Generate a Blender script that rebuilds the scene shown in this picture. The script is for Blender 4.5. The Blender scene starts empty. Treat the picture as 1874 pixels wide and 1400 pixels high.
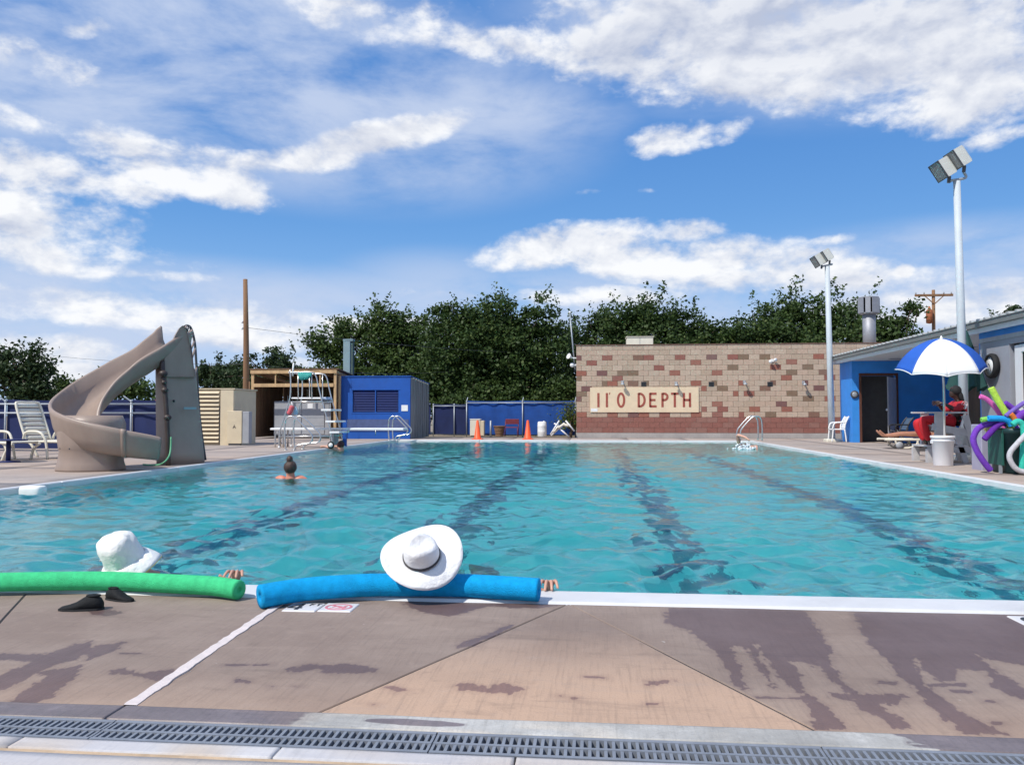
import bpy, bmesh, math, random
import numpy as np
from mathutils import Vector, Matrix, Euler

random.seed(11)
rng = np.random.default_rng(7)
R = math.radians
SC = bpy.context.scene
COL = SC.collection

# ------------------------------------------------------------------ camera
FPX = 1530.0
PSI = math.atan(150 / FPX)          # pool axis is +Y, the camera is turned a little to the left
TH = math.atan(59 / FPX)
CH = 0.85
cam_d = bpy.data.cameras.new('camera')
cam = bpy.data.objects.new('camera', cam_d)
COL.objects.link(cam)
cam.location = (0, 0, CH)
cam.rotation_euler = (R(90) + TH, 0, PSI)
cam_d.sensor_width = 36
cam_d.lens = 36 * FPX / 1874
cam_d.clip_start = 0.05
cam_d.clip_end = 3000
SC.camera = cam

_F = np.array([-math.sin(PSI) * math.cos(TH), math.cos(PSI) * math.cos(TH), math.sin(TH)])
_R = np.array([math.cos(PSI), math.sin(PSI), 0.0])
_U = np.cross(_R, _F)
def _ray(x, y): return _F + _R * ((x - 937) / FPX) + _U * ((700 - y) / FPX)
def G(x, y, z=0.0):
    """measured photo point -> place on the level z"""
    d = _ray(x, y); t = (z - CH) / d[2]
    return Vector((t * d[0], t * d[1], z))
def A(x, y, Y):
    """measured photo point -> place at the distance Y"""
    d = _ray(x, y); t = Y / d[1]
    return Vector((t * d[0], Y, CH + t * d[2]))

# ------------------------------------------------------------------ sun and sky
SUN_DIR = Vector((-0.66, -0.72, 1.20)).normalized()     # towards the sun
sun_el = math.asin(SUN_DIR.z)
sun_d = bpy.data.lights.new('sun', 'SUN')
sun_d.energy = 4.0
sun_d.angle = R(0.5)
sun_d.color = (1.0, 0.95, 0.87)
sun = bpy.data.objects.new('sun', sun_d)
COL.objects.link(sun)
sun.rotation_euler = SUN_DIR.to_track_quat('Z', 'Y').to_euler()
sun.location = (-10, -10, 20)

SC.view_settings.view_transform = 'Standard'
SC.view_settings.look = 'None'
SC.view_settings.gamma = 1
SC.view_settings.use_curve_mapping = False
SC.view_settings.exposure = 0.12
SC.cycles.max_bounces = 10
SC.cycles.transmission_bounces = 8
SC.cycles.transparent_max_bounces = 12
SC.cycles.sample_clamp_indirect = 4
SC.cycles.use_denoising = True

world = bpy.data.worlds.new('World')
SC.world = world
world.use_nodes = True
wt = world.node_tree
wt.nodes.clear()

class S:
    """node-socket wrapper: arithmetic on sockets makes Math nodes"""
    def __init__(self, nt, s): self.nt, self.s = nt, s
    def _m(self, op, *ins, clamp=False):
        n = self.nt.nodes.new('ShaderNodeMath'); n.operation = op; n.use_clamp = clamp
        for i, v in enumerate(ins):
            if isinstance(v, S): self.nt.links.new(v.s, n.inputs[i])
            else: n.inputs[i].default_value = v
        return S(self.nt, n.outputs[0])
    def __add__(self, o): return self._m('ADD', self, o)
    __radd__ = __add__
    def __sub__(self, o): return self._m('SUBTRACT', self, o)
    def __rsub__(self, o): return self._m('SUBTRACT', o, self)
    def __mul__(self, o): return self._m('MULTIPLY', self, o)
    __rmul__ = __mul__
    def __truediv__(self, o): return self._m('DIVIDE', self, o)
    def max(self, o): return self._m('MAXIMUM', self, o)
    def min(self, o): return self._m('MINIMUM', self, o)
    def clamp(self): return self._m('ADD', self, 0.0, clamp=True)
    def pow(self, o): return self._m('POWER', self, o)
    def smooth(self, a, b):
        n = self.nt.nodes.new('ShaderNodeMapRange'); n.interpolation_type = 'SMOOTHSTEP'
        self.nt.links.new(self.s, n.inputs['Value'])
        n.inputs['From Min'].default_value = a; n.inputs['From Max'].default_value = b
        return S(self.nt, n.outputs['Result'])

def mixc(nt, fac, a, b):
    n = nt.nodes.new('ShaderNodeMix'); n.data_type = 'RGBA'
    for k, v in ((0, fac), (6, a), (7, b)):
        if isinstance(v, S): nt.links.new(v.s, n.inputs[k])
        elif k == 0: n.inputs[0].default_value = v
        else: n.inputs[k].default_value = (*v, 1)
    return S(nt, n.outputs[2])

def noise(nt, vec, scale, detail=4, rough=0.55, dist=0.0, seed=None):
    n = nt.nodes.new('ShaderNodeTexNoise')
    n.inputs['Scale'].default_value = scale; n.inputs['Detail'].default_value = detail
    n.inputs['Roughness'].default_value = rough; n.inputs['Distortion'].default_value = dist
    if seed is not None:
        n.noise_dimensions = '4D'; n.inputs['W'].default_value = seed
    if vec is not None: nt.links.new(vec.s, n.inputs['Vector'])
    return S(nt, n.outputs[0])

def mapping(nt, vec, loc=(0, 0, 0), rot=(0, 0, 0), scale=(1, 1, 1), kind='POINT'):
    n = nt.nodes.new('ShaderNodeMapping'); n.vector_type = kind
    nt.links.new(vec.s, n.inputs['Vector'])
    n.inputs['Location'].default_value = loc; n.inputs['Rotation'].default_value = rot; n.inputs['Scale'].default_value = scale
    return S(nt, n.outputs[0])

def build_sky():
    nt = wt
    tc = nt.nodes.new('ShaderNodeTexCoord')
    sep = nt.nodes.new('ShaderNodeSeparateXYZ'); nt.links.new(tc.outputs['Generated'], sep.inputs[0])
    x, y, z = (S(nt, sep.outputs[i]) for i in range(3))
    az = x._m('ARCTAN2', x, y)
    el = z._m('ARCSINE', z)
    cmb = nt.nodes.new('ShaderNodeCombineXYZ')
    nt.links.new(az.s, cmb.inputs[0]); nt.links.new(el.s, cmb.inputs[1])
    ae = S(nt, cmb.outputs[0])
    sky = nt.nodes.new('ShaderNodeTexSky'); sky.sky_type = 'NISHITA'
    sky.sun_disc = False
    sky.sun_elevation = sun_el
    sky.sun_rotation = math.atan2(SUN_DIR.x, SUN_DIR.y)
    sky.altitude = 1400; sky.air_density = 1.0; sky.dust_density = 0.6; sky.ozone_density = 2.2
    base = S(nt, sky.outputs[0])

    def aedir(px, py):
        d = _ray(px, py); d = d / np.linalg.norm(d)
        return math.atan2(d[0], d[1]), math.asin(d[2])
    def blobs(lst):
        tot = None
        for (px, py, rx, ry, rot, st) in lst:
            a, e = aedir(px, py)
            v = mapping(nt, ae, (a, e, 0), (0, 0, R(-rot)), (rx / FPX, ry / FPX, 1), 'TEXTURE')
            d = nt.nodes.new('ShaderNodeVectorMath'); d.operation = 'DOT_PRODUCT'
            nt.links.new(v.s, d.inputs[0]); nt.links.new(v.s, d.inputs[1])
            m = (1.0 - S(nt, d.outputs['Value'])).max(0.0) * st
            tot = m if tot is None else tot.max(m)
        return tot
    cum = blobs([
        (1480, 55, 640, 125, 6, 1.0), (1160, 105, 240, 85, 12, .95), (1800, 150, 230, 95, 0, .9), (1330, 165, 300, 45, 4, .75),
        (900, 78, 150, 42, 6, .8), (700, 20, 300, 70, 8, .55), (1650, 120, 330, 90, 0, .9),
        (90, 322, 230, 56, 0, .9), (320, 300, 230, 56, 6, .9), (700, 252, 210, 40, -14, .95), (80, 400, 210, 84, 10, .85), (430, 345, 130, 48, 8, .9),
        (60, 460, 180, 50, 10, .8), (560, 292, 190, 36, -10, .9),
        (1240, 252, 110, 42, -6, .95), (1335, 236, 60, 34, -10, .75),
        (1060, 448, 240, 55, -6, 1.0), (1230, 472, 400, 58, 4, .95), (1430, 505, 330, 50, 4, .85), (1240, 428, 110, 34, 0, .9),
        (1655, 497, 24, 18, 0, .95), (60, 115, 190, 44, 8, .5), (40, 215, 120, 30, 10, .5), (170, 52, 60, 20, -20, .6), (560, 690, 80, 40, 0, .7),
        (290, 470, 120, 26, 4, .5), (300, 505, 110, 16, 0, .6), (145, 690, 90, 36, 0, .9), (230, 565, 460, 44, 2, .78), (620, 610, 420, 40, -2, .75), (60, 640, 300, 36, 0, .7), (1000, 545, 340, 30, 0, .6), (1740, 560, 300, 50, 0, .78),
        (1080, 352, 50, 10, 0, .55), (1830, 250, 90, 22, -10, .6), (1520, 440, 70, 14, -6, .55), (1170, 350, 60, 10, 0, .4),
    ])
    veil = blobs([
        (430, 130, 760, 230, 6, 1.0), (820, 190, 420, 90, 4, .8), (150, 120, 420, 190, 0, .9), (1700, 520, 520, 120, 0, .85),
        (250, 590, 900, 130, 0, .95), (1000, 560, 900, 90, 0, .7), (800, 520, 240, 80, 0, .5), (1500, 640, 900, 130, 0, .8), (1500, 40, 700, 190, 4, .7),
    ])
    # cloud texture: stretched sideways, more so low down
    p1 = mapping(nt, ae, scale=(1.0, 1.9, 1))
    n1 = noise(nt, p1, 9.0, 9, .56, .25, seed=3.1)
    p2 = mapping(nt, ae, loc=(-0.006, 0.028, 0), scale=(1.0, 1.9, 1))
    n2 = noise(nt, p2, 9.0, 6, .54, .25, seed=3.1)
    n3 = noise(nt, mapping(nt, ae, rot=(0, 0, R(-10)), scale=(1.0, 2.8, 1)), 4.2, 9, .60, .25, seed=8.0)
    fine = noise(nt, mapping(nt, ae, scale=(1, 1.6, 1)), 42.0, 6, .6, .2, seed=1.0)
    # elsewhere in the sky the same broken cloud goes on
    front = az._m('ABSOLUTE', az).smooth(0.62, 0.85)
    high = el.smooth(0.47, 0.62)
    rest = front.max(high) * noise(nt, mapping(nt, ae, scale=(1, 1.6, 1)), 3.0, 3, .5, seed=5.0).smooth(.42, .62) * .9
    m = cum.max(rest)
    dens = (m.pow(.6) * .95 + (n1 - .5) * 1.75 + (fine - .5) * .66).smooth(.40, .90)
    dens = dens * m.smooth(0.0, .22)
    v = veil.smooth(0.0, .80) * (n3 - .27).smooth(0.0, .33) * .88
    hz = (1.0 - el.smooth(-0.05, 0.24)) * .60
    lit = ((n1 - n2) * 3.4 + .70 + (fine - .5) * .50).clamp()
    shaded_core = (m * 1.15 + (n1 - .5) * .8).smooth(.5, 1.2)
    shade = (lit - shaded_core * el.smooth(.22, .45) * .42).clamp()
    ccol = mixc(nt, shade, (4.9, 5.45, 6.9), (9.6, 9.7, 9.9))
    grad = mixc(nt, el.smooth(.02, .40), (1.95, 4.75, 9.0), (.80, 2.75, 7.1))
    c = mixc(nt, 0.80, base, grad)
    c = mixc(nt, hz, c, (6.1, 7.4, 9.2))
    c = mixc(nt, v, c, (5.6, 6.5, 8.4))
    c = mixc(nt, dens * .97, c, ccol)
    bg = nt.nodes.new('ShaderNodeBackground'); bg.inputs['Strength'].default_value = 0.095
    out = nt.nodes.new('ShaderNodeOutputWorld')
    nt.links.new(c.s, bg.inputs['Color']); nt.links.new(bg.outputs[0], out.inputs['Surface'])
build_sky()

# ------------------------------------------------------------------ materials
MATS = {}
def mat(name, col, rough=.7, var=.12, scale=6.0, bump=0.0, bscale=60.0, metal=0.0, spec=.5, col2=None, stretch=(1, 1, 1), dirt=0.0, island=0.0, objrand=0.0):
    """procedural painted / cast / plastic surface: base colour with grain, slow variation, optional dirt and relief"""
    if name in MATS: return MATS[name]
    m = bpy.data.materials.new(name); m.use_nodes = True
    nt = m.node_tree
    b = nt.nodes['Principled BSDF']
    tc = nt.nodes.new('ShaderNodeTexCoord'); oc = mapping(nt, S(nt, tc.outputs['Object']), scale=stretch)
    n = noise(nt, oc, scale, 5, .6)
    lo = tuple(c * (1 - var) for c in col); hi = tuple(min(1, c * (1 + var)) for c in (col2 or col))
    c = mixc(nt, n.smooth(.25, .75), lo, hi)
    if dirt:
        d = noise(nt, oc, scale * .37, 6, .65, .6, seed=4.0).smooth(.52, .8) * dirt
        c = mixc(nt, d, c, (.10, .085, .07))
    if island:
        g = nt.nodes.new('ShaderNodeNewGeometry'); r = S(nt, g.outputs['Random Per Island'])
        c = mixc(nt, r * island, c, tuple(x * .45 for x in col))
    if objrand:
        oi = nt.nodes.new('ShaderNodeObjectInfo'); g2 = nt.nodes.new('ShaderNodeNewGeometry')
        rr = (S(nt, oi.outputs['Random']) + S(nt, g2.outputs['Random Per Island']))._m('FRACT', S(nt, oi.outputs['Random']) + S(nt, g2.outputs['Random Per Island']))
        c = mixc(nt, rr * objrand, c, tuple(x * .62 for x in col)); c = mixc(nt, (rr - .6).max(0.0) * objrand, c, (.52, .44, .36))
    nt.links.new(c.s, b.inputs['Base Color'])
    b.inputs['Roughness'].default_value = rough; b.inputs['Metallic'].default_value = metal
    b.inputs['Specular IOR Level'].default_value = spec
    if bump:
        bn = noise(nt, oc, bscale, 4, .6)
        bp = nt.nodes.new('ShaderNodeBump'); bp.inputs['Strength'].default_value = min(1, bump); bp.inputs['Distance'].default_value = .01
        nt.links.new(bn.s, bp.inputs['Height']); nt.links.new(bp.outputs[0], b.inputs['Normal'])
    MATS[name] = m
    return m

M_white = mat('white_paint', (.78, .78, .77), .45, .04, 5, dirt=.12)
M_coping = mat('white_coping', (.63, .63, .63), .5, .05, 5, .1, 80, dirt=.22)
M_cream = mat('cream_metal', (.62, .52, .36), .55, .06, 4, dirt=.15)
M_steel = mat('brushed_steel', (.62, .61, .59), .28, .06, 12, metal=.85)
M_grey = mat('grey_metal', (.33, .34, .36), .5, .08, 4, dirt=.2)
M_dgrey = mat('dark_metal', (.06, .06, .065), .5, .1)
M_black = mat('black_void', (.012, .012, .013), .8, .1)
M_blue = mat('blue_paint', (.008, .085, .38), .5, .10, 3, .1, 40, dirt=.10)
M_blue2 = mat('light_blue_wall', (.035, .255, .72), .6, .08, 3, .15, 50, dirt=.08)
M_louvre = mat('navy_louvre', (.002, .018, .13), .5, .1)
M_navy2 = mat('blue_windscreen', (.005, .06, .28), .8, .18, 2.2, .3, 90)
M_navy = mat('navy_windscreen', (.007, .017, .085), .8, .18, 2.2, .3, 90, stretch=(1, 1, 1))
M_galv = mat('galvanised_pipe', (.36, .39, .42), .45, .08, 8, metal=.3)
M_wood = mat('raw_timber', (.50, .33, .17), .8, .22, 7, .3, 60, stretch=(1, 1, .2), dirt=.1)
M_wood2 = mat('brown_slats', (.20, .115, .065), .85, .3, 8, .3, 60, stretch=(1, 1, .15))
M_pole = mat('pole_wood', (.215, .115, .058), .85, .25, 9, .4, 60, stretch=(1, 1, .08), dirt=.25)
M_slide = mat('moulded_taupe_plastic', (.31, .235, .19), .42, .09, 3, .08, 90, dirt=.24, stretch=(1, 1, .5))
M_orange = mat('orange_plastic', (.85, .10, .02), .5, .05)
M_resin = mat('white_resin', (.72, .67, .55), .4, .05, 4, dirt=.1)
M_red = mat('red_cloth', (.42, .015, .025), .8, .15, 8, .2, 60)
M_redroof = mat('red_roof', (.45, .05, .045), .6, .1)
M_skin = mat('skin', (.56, .31, .22), .5, .08, 10)
M_skin2 = mat('tanned_skin', (.42, .20, .13), .45, .08, 10)
M_skin3 = mat('dark_skin', (.045, .022, .015), .45, .1, 10)
M_hair = mat('dark_hair', (.055, .028, .018), .5, .5, 40, .8, 90, stretch=(1, 1, .2))
M_navycloth = mat('navy_cloth', (.015, .022, .10), .7, .15)
M_letter = mat('brown_red_letters', (.32, .075, .05), .7, .15, 12)
M_board = mat('cream_board', (.72, .57, .39), .7, .05, 4, dirt=.08)
M_wframe = mat('white_frame', (.72, .73, .75), .4, .03)
M_glass = mat('dark_glass', (.02, .025, .03), .08, .1, spec=.7)
M_ggrey = mat('grey_wall', (.30, .31, .35), .7, .06, 3, .15, 40, dirt=.08)
M_soffit = mat('white_soffit', (.66, .67, .69), .6, .04)
M_roofm = mat('ribbed_roof_metal', (.42, .43, .42), .45, .07, 5, metal=.2, dirt=.15)
M_greenum = mat('folded_green_canvas', (.012, .06, .055), .8, .2, 6, .3)
M_umbW = mat('white_canvas', (.82, .82, .82), .8, .02)
M_umbB = mat('blue_canvas', (.015, .10, .46), .7, .08)
M_chairw = mat('weathered_grey_wood', (.46, .45, .45), .75, .12, 8, .25, 60, dirt=.15)
M_bucket = mat('white_bucket_plastic', (.76, .76, .78), .35, .03)
M_bin = mat('dark_green_bin', (.012, .045, .045), .5, .15)
M_lav = mat('lavender_grey_panel', (.33, .32, .42), .6, .05)
M_rubber = mat('black_rubber', (.010, .011, .012), .75, .2, 12, .35, 70, spec=.25)
M_lens = mat('lamp_lens', (.24, .25, .25), .25, .3, 25)
M_lamp = mat('lamp_housing', (.60, .60, .54), .45, .06, dirt=.1)
M_lpole = mat('pale_pole_paint', (.50, .55, .585), .6, .05, 4, dirt=.06)
M_grate = mat('grey_grate_plastic', (.20, .22, .255), .55, .15, 9, .1, 90, dirt=.2)
M_tile = mat('white_marker_tile', (.70, .68, .68), .35, .05, dirt=.08)
M_ink = mat('black_ink', (.03, .03, .035), .5, .1)
M_redink = mat('faded_red_ink', (.62, .20, .24), .5, .1)
M_caulk = mat('white_caulk', (.66, .58, .55), .7, .08, 14, .3, 50, dirt=.08)
M_tan = mat('tan_caulk', (.50, .36, .23), .8, .25, 9, .3, 40, dirt=.25)
M_trunk = mat('bark', (.10, .07, .05), .9, .3, 9, .6, 40)
M_towel = mat('teal_towel', (.05, .34, .30), .85, .1)
M_gtin = mat('green_grey_flue', (.26, .36, .38), .4, .06, metal=.2)
M_stack = mat('zinc_stack', (.33, .34, .37), .6, .08, metal=.5)
M_creambox = mat('pale_cabinet', (.70, .67, .56), .5, .05, dirt=.1)

def noodle_mat(name, col):
    return mat('foam_' + name, col, .9, .13, 26, .8, 230, spec=.2, dirt=.06)
N_green = noodle_mat('green', (.065, .62, .25)); N_blue = noodle_mat('blue', (.005, .36, .74)); N_purple = noodle_mat('purple', (.19, .06, .48))
N_pink = noodle_mat('pink', (.80, .16, .50)); N_lime = noodle_mat('lime', (.52, .78, .10)); N_teal = noodle_mat('teal', (.05, .55, .42))
N_grey = noodle_mat('silver', (.55, .55, .58)); N_orange = noodle_mat('orange', (.80, .22, .05))
N_sky = noodle_mat('sky', (.02, .34, .78)); N_hole = mat('hole_shade_green', (.02, .13, .04), .8); N_holeb = mat('hole_shade_blue', (.004, .075, .28), .8)  # last two: foam colours darkened for the shade inside noodle holes

M_joint = mat('tar_joint', (.035, .03, .028), .8, .2)
def leaf_mat(name, a, b, c):
    m = bpy.data.materials.new(name); m.use_nodes = True; nt = m.node_tree; nt.nodes.clear()
    g = nt.nodes.new('ShaderNodeNewGeometry'); r = S(nt, g.outputs['Random Per Island'])
    tc = nt.nodes.new('ShaderNodeTexCoord')
    n = noise(nt, S(nt, tc.outputs['Object']), .9, 3, .6)
    k = mixc(nt, (r * .65 + n * .7 - .2).clamp(), a, b)
    k = mixc(nt, r.smooth(.90, 1.0), k, c)
    d = nt.nodes.new('ShaderNodeBsdfPrincipled'); nt.links.new(k.s, d.inputs['Base Color']); d.inputs['Roughness'].default_value = .55
    d.inputs['Specular IOR Level'].default_value = .25
    t = nt.nodes.new('ShaderNodeBsdfTranslucent'); nt.links.new(k.s, t.inputs['Color'])
    mx = nt.nodes.new('ShaderNodeMixShader'); mx.inputs[0].default_value = .28
    o = nt.nodes.new('ShaderNodeOutputMaterial')
    nt.links.new(d.outputs[0], mx.inputs[1]); nt.links.new(t.outputs[0], mx.inputs[2]); nt.links.new(mx.outputs[0], o.inputs[0])
    return m
M_leaf = leaf_mat('mulberry_leaves', (.030, .058, .016), (.068, .112, .027), (.10, .135, .035))
M_leaf2 = leaf_mat('bright_leaves', (.036, .068, .018), (.082, .128, .030), (.12, .155, .04))
M_leaf3 = leaf_mat('dark_leaves', (.026, .050, .020), (.054, .085, .030), (.06, .085, .03))
M_grass = leaf_mat('reed_leaves', (.07, .10, .02), (.12, .16, .03), (.2, .22, .06))

# concrete with attributes: 'wet' (water lying on it) and 'tint' (a differently coloured pour)
def concrete(name, col, col2, warm, wetk=.42, streak=0.0, grain=1.0):
    m = bpy.data.materials.new(name); m.use_nodes = True; nt = m.node_tree
    b = nt.nodes['Principled BSDF']
    tc = nt.nodes.new('ShaderNodeTexCoord'); oc = S(nt, tc.outputs['Object'])
    n1 = noise(nt, oc, 1.7, 6, .6, .4); n2 = noise(nt, oc, 130, 3, .7); n3 = noise(nt, oc, 14, 5, .65, .3)
    c = mixc(nt, n1.smooth(.3, .7), col, col2)
    at2 = nt.nodes.new('ShaderNodeAttribute'); at2.attribute_name = 'tint'
    ti = S(nt, at2.outputs['Fac'])
    c = mixc(nt, (ti * (.62 + n1 * .7)).clamp(), c, warm)
    br = noise(nt, mapping(nt, oc, rot=(0, 0, R(streak)), scale=(26, 1.2, 1)), 3.0, 4, .6)
    c = mixc(nt, (br - .5).max(0.0) * 1.2, c, tuple(x * .62 for x in col))
    c = mixc(nt, (n3 - .56).max(0.0) * 1.3 * grain, c, tuple(x * .5 for x in col))
    c = mixc(nt, (.44 - n3).max(0.0) * 1.1 * grain, c, tuple(min(1, x * 1.5) for x in col2))
    c = mixc(nt, (n2 - .5).max(0.0) * .9 * grain, c, tuple(x * .55 for x in col))
    sp = noise(nt, oc, 21, 2, .5, .2, seed=2.0); c = mixc(nt, sp.smooth(.735, .76) * .55 * grain, c, (.56, .52, .48))
    sk = noise(nt, mapping(nt, oc, rot=(0, 0, R(35)), scale=(1, 5, 1)), 1.6, 7, .68, .8, seed=6.0); c = mixc(nt, sk.smooth(.54, .72) * .40, c, tuple(x * .62 for x in col)); c = mixc(nt, (.46 - sk).smooth(0.0, .14) * .30, c, tuple(min(1, x * 1.22) for x in col2))
    at = nt.nodes.new('ShaderNodeAttribute'); at.attribute_name = 'wet'
    w = S(nt, at.outputs['Fac'])
    wv = (w + (n3 - .5) * .30 * w).smooth(.34, .66) * (.80 + n1 * .4).min(1.0)
    wv = wv.max(w.smooth(.0, .34) * .30)
    wc = nt.nodes.new('ShaderNodeMix'); wc.data_type = 'RGBA'; wc.blend_type = 'MULTIPLY'
    nt.links.new(wv.s, wc.inputs[0]); nt.links.new(c.s, wc.inputs[6]); wc.inputs[7].default_value = (wetk * 1.0, wetk * .84, wetk * .90, 1)
    nt.links.new(wc.outputs[2], b.inputs['Base Color'])
    rg = (.84 - wv * (.24 + n1 * .26))
    nt.links.new(rg.s, b.inputs['Roughness'])
    bp = nt.nodes.new('ShaderNodeBump'); bp.inputs['Strength'].default_value = .35; bp.inputs['Distance'].default_value = .004
    hh = n2 * .5 + br * .6 + n3 * .6
    nt.links.new(hh.s, bp.inputs['Height']); nt.links.new(bp.outputs[0], b.inputs['Normal'])
    return m
M_deck = concrete('brown_broomed_concrete', (.225, .166, .134), (.295, .227, .185), (.50, .335, .23), .50, -20)
M_deck2 = concrete('grey_pink_concrete', (.33, .285, .26), (.41, .365, .335), (.42, .30, .22), .5, 0)
M_curb = concrete('pale_curb_concrete', (.30, .29, .27), (.52, .51, .48), (.55, .5, .43), .42, 90, 1.7)
M_pave = concrete('pale_paving', (.47, .455, .47), (.55, .535, .53), (.5, .4, .3), .5, 0, .7)
M_earth = concrete('dry_earth', (.24, .19, .14), (.30, .25, .18), (.3, .2, .1), .5, 0)
M_mortar = mat('mortar', (.34, .28, .23), .9, .12, 20, .3)
M_found = concrete('foundation_concrete', (.36, .33, .31), (.44, .41, .38), (.4, .3, .2), .5, 0)

# ------------------------------------------------------------------ mesh helpers
class MB:
    def __init__(self): self.v = []; self.f = []; self.sm = []
    def add(self, vs, fs, smooth=False):
        o = len(self.v); self.v += [tuple(p) for p in vs]
        self.f += [tuple(i + o for i in f) for f in fs]; self.sm += [smooth] * len(fs)
        return self
    def box(self, a, b, rot=None, piv=None):
        x0, y0, z0 = a; x1, y1, z1 = b
        vs = [(x0, y0, z0), (x1, y0, z0), (x1, y1, z0), (x0, y1, z0), (x0, y0, z1), (x1, y0, z1), (x1, y1, z1), (x0, y1, z1)]
        if rot is not None:
            p = Vector(piv) if piv is not None else Vector(((x0 + x1) / 2, (y0 + y1) / 2, (z0 + z1) / 2))
            vs = [p + rot @ (Vector(q) - p) for q in vs]
        return self.add(vs, [(0, 3, 2, 1), (4, 5, 6, 7), (0, 1, 5, 4), (1, 2, 6, 5), (2, 3, 7, 6), (3, 0, 4, 7)])
    def bbox(self, a, b, w=.01):
        """box with chamfered vertical and top edges"""
        x0, y0, z0 = a; x1, y1, z1 = b
        ring = [(x0 + w, y0), (x1 - w, y0), (x1, y0 + w), (x1, y1 - w), (x1 - w, y1), (x0 + w, y1), (x0, y1 - w), (x0, y0 + w)]
        ring2 = [(x0 + 1.5 * w, y0 + w), (x1 - 1.5 * w, y0 + w), (x1 - w, y0 + 1.5 * w), (x1 - w, y1 - 1.5 * w), (x1 - 1.5 * w, y1 - w), (x0 + 1.5 * w, y1 - w), (x0 + w, y1 - 1.5 * w), (x0 + w, y0 + 1.5 * w)]
        vs = [(x, y, z0) for x, y in ring] + [(x, y, z1 - w) for x, y in ring] + [(x, y, z1) for x, y in ring2]
        fs = [tuple(range(7, -1, -1)), tuple(range(16, 24))]
        for k in range(2):
            for i in range(8):
                j = (i + 1) % 8
                fs.append((k * 8 + i, k * 8 + j, k * 8 + 8 + j, k * 8 + 8 + i))
        return self.add(vs, fs)
    def beam(self, p, q, w, h, up=(0, 0, 1)):
        """bar of section w x h from p to q"""
        p = Vector(p); q = Vector(q); d = (q - p).normalized(); up = Vector(up)
        if abs(d.dot(up)) > .98: up = Vector((0, 1, 0))
        s = d.cross(up).normalized(); u = s.cross(d).normalized()
        vs = []
        for e in (p, q):
            for a, b in ((-1, -1), (1, -1), (1, 1), (-1, 1)): vs.append(e + s * (a * w / 2) + u * (b * h / 2))
        return self.add(vs, [(3, 2, 1, 0), (4, 5, 6, 7), (0, 1, 5, 4), (1, 2, 6, 5), (2, 3, 7, 6), (3, 0, 4, 7)])
    def tube(self, pts, r, n=10, cap=True, smooth=True, hole=0.0):
        pts = [Vector(p) for p in pts]; k = len(pts)
        rs = r if isinstance(r, (list, tuple)) else [r] * k
        t0 = (pts[1] - pts[0]).normalized()
        ref = Vector((0, 0, 1)) if abs(t0.z) < .9 else Vector((1, 0, 0))
        s = t0.cross(ref).normalized(); vs = []
        for i in range(k):
            t = (pts[min(i + 1, k - 1)] - pts[max(i - 1, 0)])
            t = t.normalized() if t.length > 1e-9 else t0
            s = (s - t * s.dot(t)).normalized(); u = t.cross(s)
            for j in range(n):
                a = 2 * math.pi * j / n
                vs.append(pts[i] + (s * math.cos(a) + u * math.sin(a)) * rs[i])
        fs = [(i * n + j, i * n + (j + 1) % n, (i + 1) * n + (j + 1) % n, (i + 1) * n + j) for i in range(k - 1) for j in range(n)]
        self.add(vs, fs, smooth)
        if cap:
            self.add(vs[:n], [tuple(range(n - 1, -1, -1))]); self.add(vs[-n:], [tuple(range(n))])
        return self
    def lathe(self, prof, c=(0, 0, 0), n=24, smooth=True, M=None):
        vs = []
        for (r, z) in prof:
            for j in range(n):
                a = 2 * math.pi * j / n; p = Vector((r * math.cos(a), r * math.sin(a), z))
                if M is not None: p = M @ p
                vs.append(p + Vector(c))
        k = len(prof)
        fs = [(i * n + j, i * n + (j + 1) % n, (i + 1) * n + (j + 1) % n, (i + 1) * n + j) for i in range(k - 1) for j in range(n)]
        self.add(vs, fs, smooth)
        if prof[0][0] > 1e-4: self.add(vs[:n], [tuple(range(n - 1, -1, -1))])
        if prof[-1][0] > 1e-4: self.add(vs[-n:], [tuple(range(n))])
        return self
    def loft(self, rings, closed=True, smooth=True, caps=True):
        n = len(rings[0]); vs = [p for r in rings for p in r]
        m = n if closed else n - 1
        fs = [(i * n + j, i * n + (j + 1) % n, (i + 1) * n + (j + 1) % n, (i + 1) * n + j) for i in range(len(rings) - 1) for j in range(m)]
        self.add(vs, fs, smooth)
        if caps and closed:
            self.add(rings[0], [tuple(range(n - 1, -1, -1))]); self.add(rings[-1], [tuple(range(n))])
        return self
    def prism(self, poly, d):
        """polygon (3-D points) pushed out by the vector d"""
        d = Vector(d); n = len(poly); a = [Vector(p) for p in poly]; b = [p + d for p in a]
        fs = [tuple(range(n - 1, -1, -1)), tuple(range(n, 2 * n))] + [(i, (i + 1) % n, n + (i + 1) % n, n + i) for i in range(n)]
        return self.add(a + b, fs)
    def ball(self, c, rx, ry=None, rz=None, n=14, m=9, M=None):
        ry = ry or rx; rz = rz or rx
        rings = []
        for i in range(m + 1):
            t = math.pi * i / m; rr = max(math.sin(t), .02)
            ring = []
            for j in range(n):
                a = 2 * math.pi * j / n
                p = Vector((rx * rr * math.cos(a), ry * rr * math.sin(a), -rz * math.cos(t)))
                if M is not None: p = M @ p
                ring.append(Vector(c) + p)
            rings.append(ring)
        return self.loft(rings)

def props(o, label=None, cat=None, group=None, kind=None):
    if label: o['label'] = label
    if cat: o['category'] = cat
    if group: o['group'] = group
    if kind: o['kind'] = kind
    return o

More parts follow.
